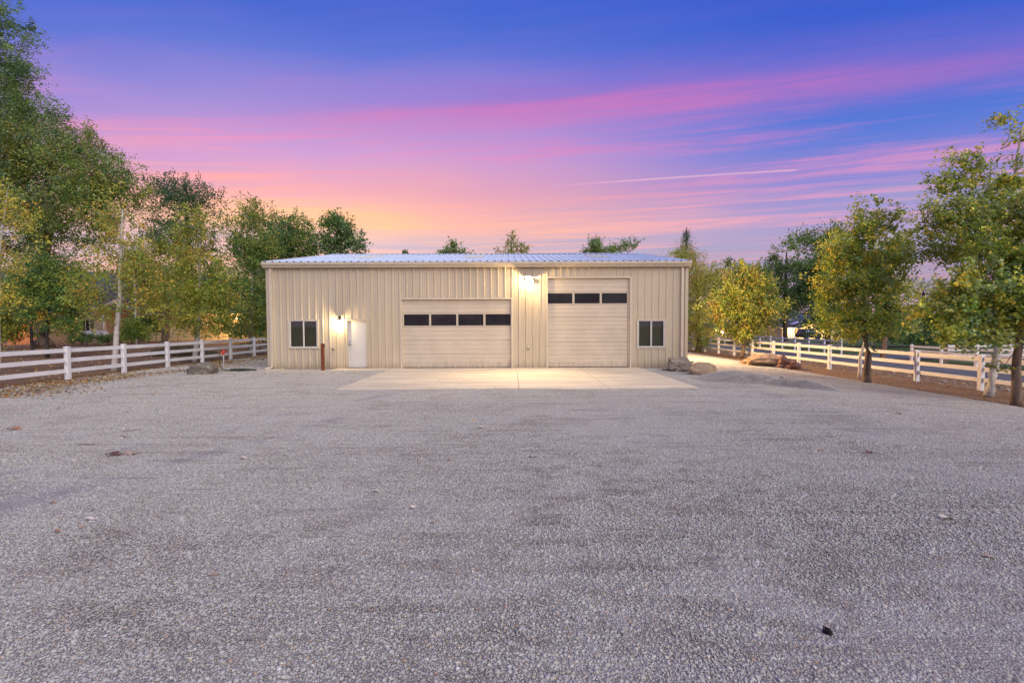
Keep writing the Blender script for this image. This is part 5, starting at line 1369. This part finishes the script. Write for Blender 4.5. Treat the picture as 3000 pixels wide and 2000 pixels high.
tree('cottonwood_tree', 'dark green tree partly hiding the lit bungalow', 50, [(2425, 1000), (2425, 900), (2420, 760)], .32, M_barkd,
     [B(2400, 790, 55, 50, 1.2, 0, 2.4), B(2360, 715, 22, 38, .8, 0, 1.2), B(2380, 850, 60, 70, 1.2, 0, 2.6), B(2420, 940, 40, 45, .8, 0, 1.8), B(2430, 720, 40, 50, 1, 0, 2), B(2310, 725, 10, 16, .4, 0, .6)],
     230, 150, .19, mixpal((DGR, 4), (GRN, 4), (GGR, 1.5)), .85, .2, .75, seed=22)
tree('cottonwood_tree', 'dark leafy tree behind the white fence, between the two nearest right trees', 44, [(2700, 1000), (2705, 920), (2700, 850)], .3, M_barkd,
     [B(2640, 960, 60, 40, 1, 0, 2), B(2720, 960, 60, 55, 1, 0, 2), B(2760, 880, 60, 70, .8, 0, 2), B(2590, 960, 50, 30, .8, 0, 1.6)], 150, 130, .16, mixpal((DGR, 3), (GRN, 4), (GGR, 1)), .7, .1, .8, seed=23)
tree('plane_tree', 'full-crowned young tree with brown trunk at the gravel edge, middle of the right side', 16.3, [(2544, 1124), (2543, 1060), (2540, 990), (2530, 900), (2520, 780)], .125, M_bark,
     [B(2520, 720, 85, 75, 1.2, 0, 1.1), B(2490, 830, 95, 75, 1.3, 0, 1.2), B(2570, 820, 95, 80, 1.2, 0, 1.2), B(2510, 930, 115, 55, 1.3, 0, 1.3), B(2620, 930, 65, 45, .8, 0, .9), B(2560, 660, 60, 45, .9, 0, .8), B(2450, 760, 50, 50, .8, 0, .7), B(2640, 730, 40, 70, .6, 0, .8), B(2545, 612, 14, 22, .4, 0, .3), B(2540, 985, 90, 20, .7, 0, 1), B(2440, 900, 50, 50, .7, 0, .7)],
     400, 120, .080, PLN, .25, .5, .8, seed=24, shell=2.0)
tree('aspen_tree', 'crooked white-barked trunk just behind the middle right tree', 18.8, [(2521, 1104), (2522, 1055), (2532, 1015), (2545, 950), (2590, 820), (2600, 700)], .072, M_pale,
     [B(2600, 760, 60, 60, 1, 0, .8), B(2620, 860, 50, 50, 1, 0, .8), B(2650, 640, 25, 30, .5, 0, .4)], 90, 90, .07, PLN, .3, .5, .8, seed=25)
tree('aspen_tree', 'tall white-barked leaning trunk with wispy windblown top near the right edge', 13.9, [(2903, 1158), (2915, 1090), (2925, 1010), (2935, 880), (2945, 700), (2960, 500), (2975, 380)], .115, M_pale,
     [B(2925, 365, 40, 22, .5, 0, .3), B(2985, 410, 35, 28, .55, 0, .3), B(2965, 480, 40, 22, .4, 0, .3), B(2960, 570, 60, 40, .7, 0, .5), B(2820, 480, 50, 28, .8, 0, .4), B(2790, 540, 70, 30, .9, 0, .5), B(2860, 520, 45, 35, .7, 0, .5), B(2900, 600, 80, 60, 1, 0, .8), B(2800, 640, 90, 50, 1.1, 0, .8), B(2760, 720, 85, 50, 1, 0, .9), B(2860, 720, 80, 60, 1, 0, .9), B(2740, 610, 40, 30, .5, 0, .5)],
     300, 72, .082, PLN, .23, .95, .7, seed=26, shell=2.2)
tree('plane_tree', 'nearest tree at the right edge with brown trunk and big yellow-green leaves', 11.95, [(2986, 1188), (2984, 1100), (2985, 980), (2990, 850), (3000, 700)], .115, M_bark,
     [B(2980, 640, 90, 70, 1, 0, .8), B(2950, 760, 110, 80, 1.2, 0, .9), B(2860, 850, 105, 75, 1.3, 0, .9), B(2960, 900, 100, 80, 1.2, 0, .9), B(2790, 900, 85, 60, 1.1, 0, .7), B(2880, 980, 120, 40, 1.1, 0, .9), B(2770, 960, 70, 45, .9, 0, .6), B(3050, 850, 80, 200, .8, 0, .9), B(2960, 1060, 45, 35, .4, 0, .4), B(2830, 1035, 25, 30, .25, 0, .25), B(2975, 540, 50, 40, .6, 0, .5)],
     400, 100, .082, PLN, .215, .35, .85, seed=27, shell=2.0)

# ------------------------------------------------------------------ shrubs and low plants
def shrub(name, label, d, blobs, nclump, nleaf, ls, pal, cr, seed, bark=None, cat='shrub', aspect=.6, stems=True, group=None):
    X = blobs[0][0]
    return tree(name, label, d, [(X, 1000), (X, blobs[0][1] + blobs[0][3] * .5), (X + 3, blobs[0][1])], .03, bark or M_barkd, blobs, nclump, nleaf, ls, pal, cr, 0, aspect, seed=seed, limbs=stems, zb=g(wx(X, d)) - .03, cat=cat, group=group)
shrub('green_shrub', 'bright green leafy shrub at the foot of the white pole', 42, [B(385, 965, 35, 35, 1, 0, 1), B(415, 980, 25, 25, .8, 0, .8), B(365, 990, 20, 14, .5, 0, .6)], 60, 130, .13, mixpal((GRN, 4), (YGR, 2), (DGR, 1)), .42, 31)
shrub('green_shrub', 'dark green clipped shrub left of the leaning brown trunk', 50, [B(435, 960, 30, 32, 1, 0, 1)], 34, 120, .14, mixpal((DGR, 3), (GRN, 3)), .45, 32)
shrub('low_plants', 'low dark green garden plants around the propane tank', 45.5, [B(255, 990, 28, 14, 1, 0, .6), B(220, 994, 24, 10, 1, 0, .6), B(310, 993, 30, 11, 1, 0, .6), B(340, 992, 20, 12, .8, 0, .5)], 60, 90, .12, mixpal((DGR, 3), (GRN, 3)), .28, 33)
shrub('bare_shrub', 'thin yellowish half-bare shrub before the lit siding', 50, [B(575, 970, 22, 22, 1, 0, .8), B(610, 975, 22, 20, 1, 0, .8), B(650, 975, 20, 20, .8, 0, .8)], 50, 30, .11, mixpal((OLV, 3), (YEL, 1), (BRO, 2)), .5, 34)
shrub('red_shrub', 'reddish brown shrub at the left edge beside the plank shed', 38, [B(5, 975, 32, 26, 1, 0, 1), B(35, 985, 18, 14, .7, 0, .7)], 46, 90, .12, mixpal(((.11, .045, .025), 3), (BRO, 2), (DGR, 1)), .4, 35)
shrub('dark_shrub', 'dense dark green shrub filling the gap by the left building corner', 36, [B(760, 935, 40, 60, 1, 0, 1.2), B(720, 960, 40, 40, .8, 0, 1.2), B(775, 860, 25, 60, .7, 0, 1)], 110, 130, .13, mixpal((DGR, 4), (GRN, 2)), .5, 36)
shrub('green_shrub', 'green shrubs at the base of the far fence behind the middle right tree', 42, [B(2600, 985, 50, 14, 1, 0, 1)], 26, 110, .13, mixpal((DGR, 3), (GRN, 3)), .35, 37)
# brush pile
r_ = np.random.default_rng(41); d = 29.5
bp = thing('brush_pile', 'pile of cut dead brush lying behind the left fence', 'brush pile', (wx(525, d), d, 0))
mb = MB()
for i in range(260):
    X = r_.uniform(435, 618); h = max(.15, 1 - ((X - 525) / 95) ** 2) * .55
    a = Vector((wx(X, d), d + r_.normal(0, .5), r_.uniform(.0, h))); dr = Vector((r_.normal(0, 1), r_.normal(0, .5), r_.normal(0, .25))).normalized() * r_.uniform(.3, .9)
    mb.tube([a, a + dr * .5 + Vector((0, 0, .05)), a + dr], [.012, .009, .004], 4, cap=False)
o = mb.build('dead_branches', M_woodp, bp); o['kind'] = 'stuff'
n = 5200; Xs = r_.uniform(435, 618, n); hs_ = np.maximum(.12, 1 - ((Xs - 525) / 95) ** 2) * .6
P_ = np.stack([(Xs - 1500) / F * d - bp.location.x, r_.normal(0, .5, n), r_.random(n) * hs_], 1)
LB = np.array([(.14, .11, .07), (.10, .085, .045), (.20, .17, .11), (.07, .07, .035)])
v_, f_, c_ = leaf_cards(P_, np.full(n, .10), np.full(n, .06), r_.normal(0, 1, (n, 3)), r_.normal(0, 1, (n, 3)), LB[r_.integers(0, 4, n)])
o = link_mesh(np_mesh('dead_leaves', v_, f_, M_litter, False, c_), 'dead_leaves', bp); o['kind'] = 'stuff'
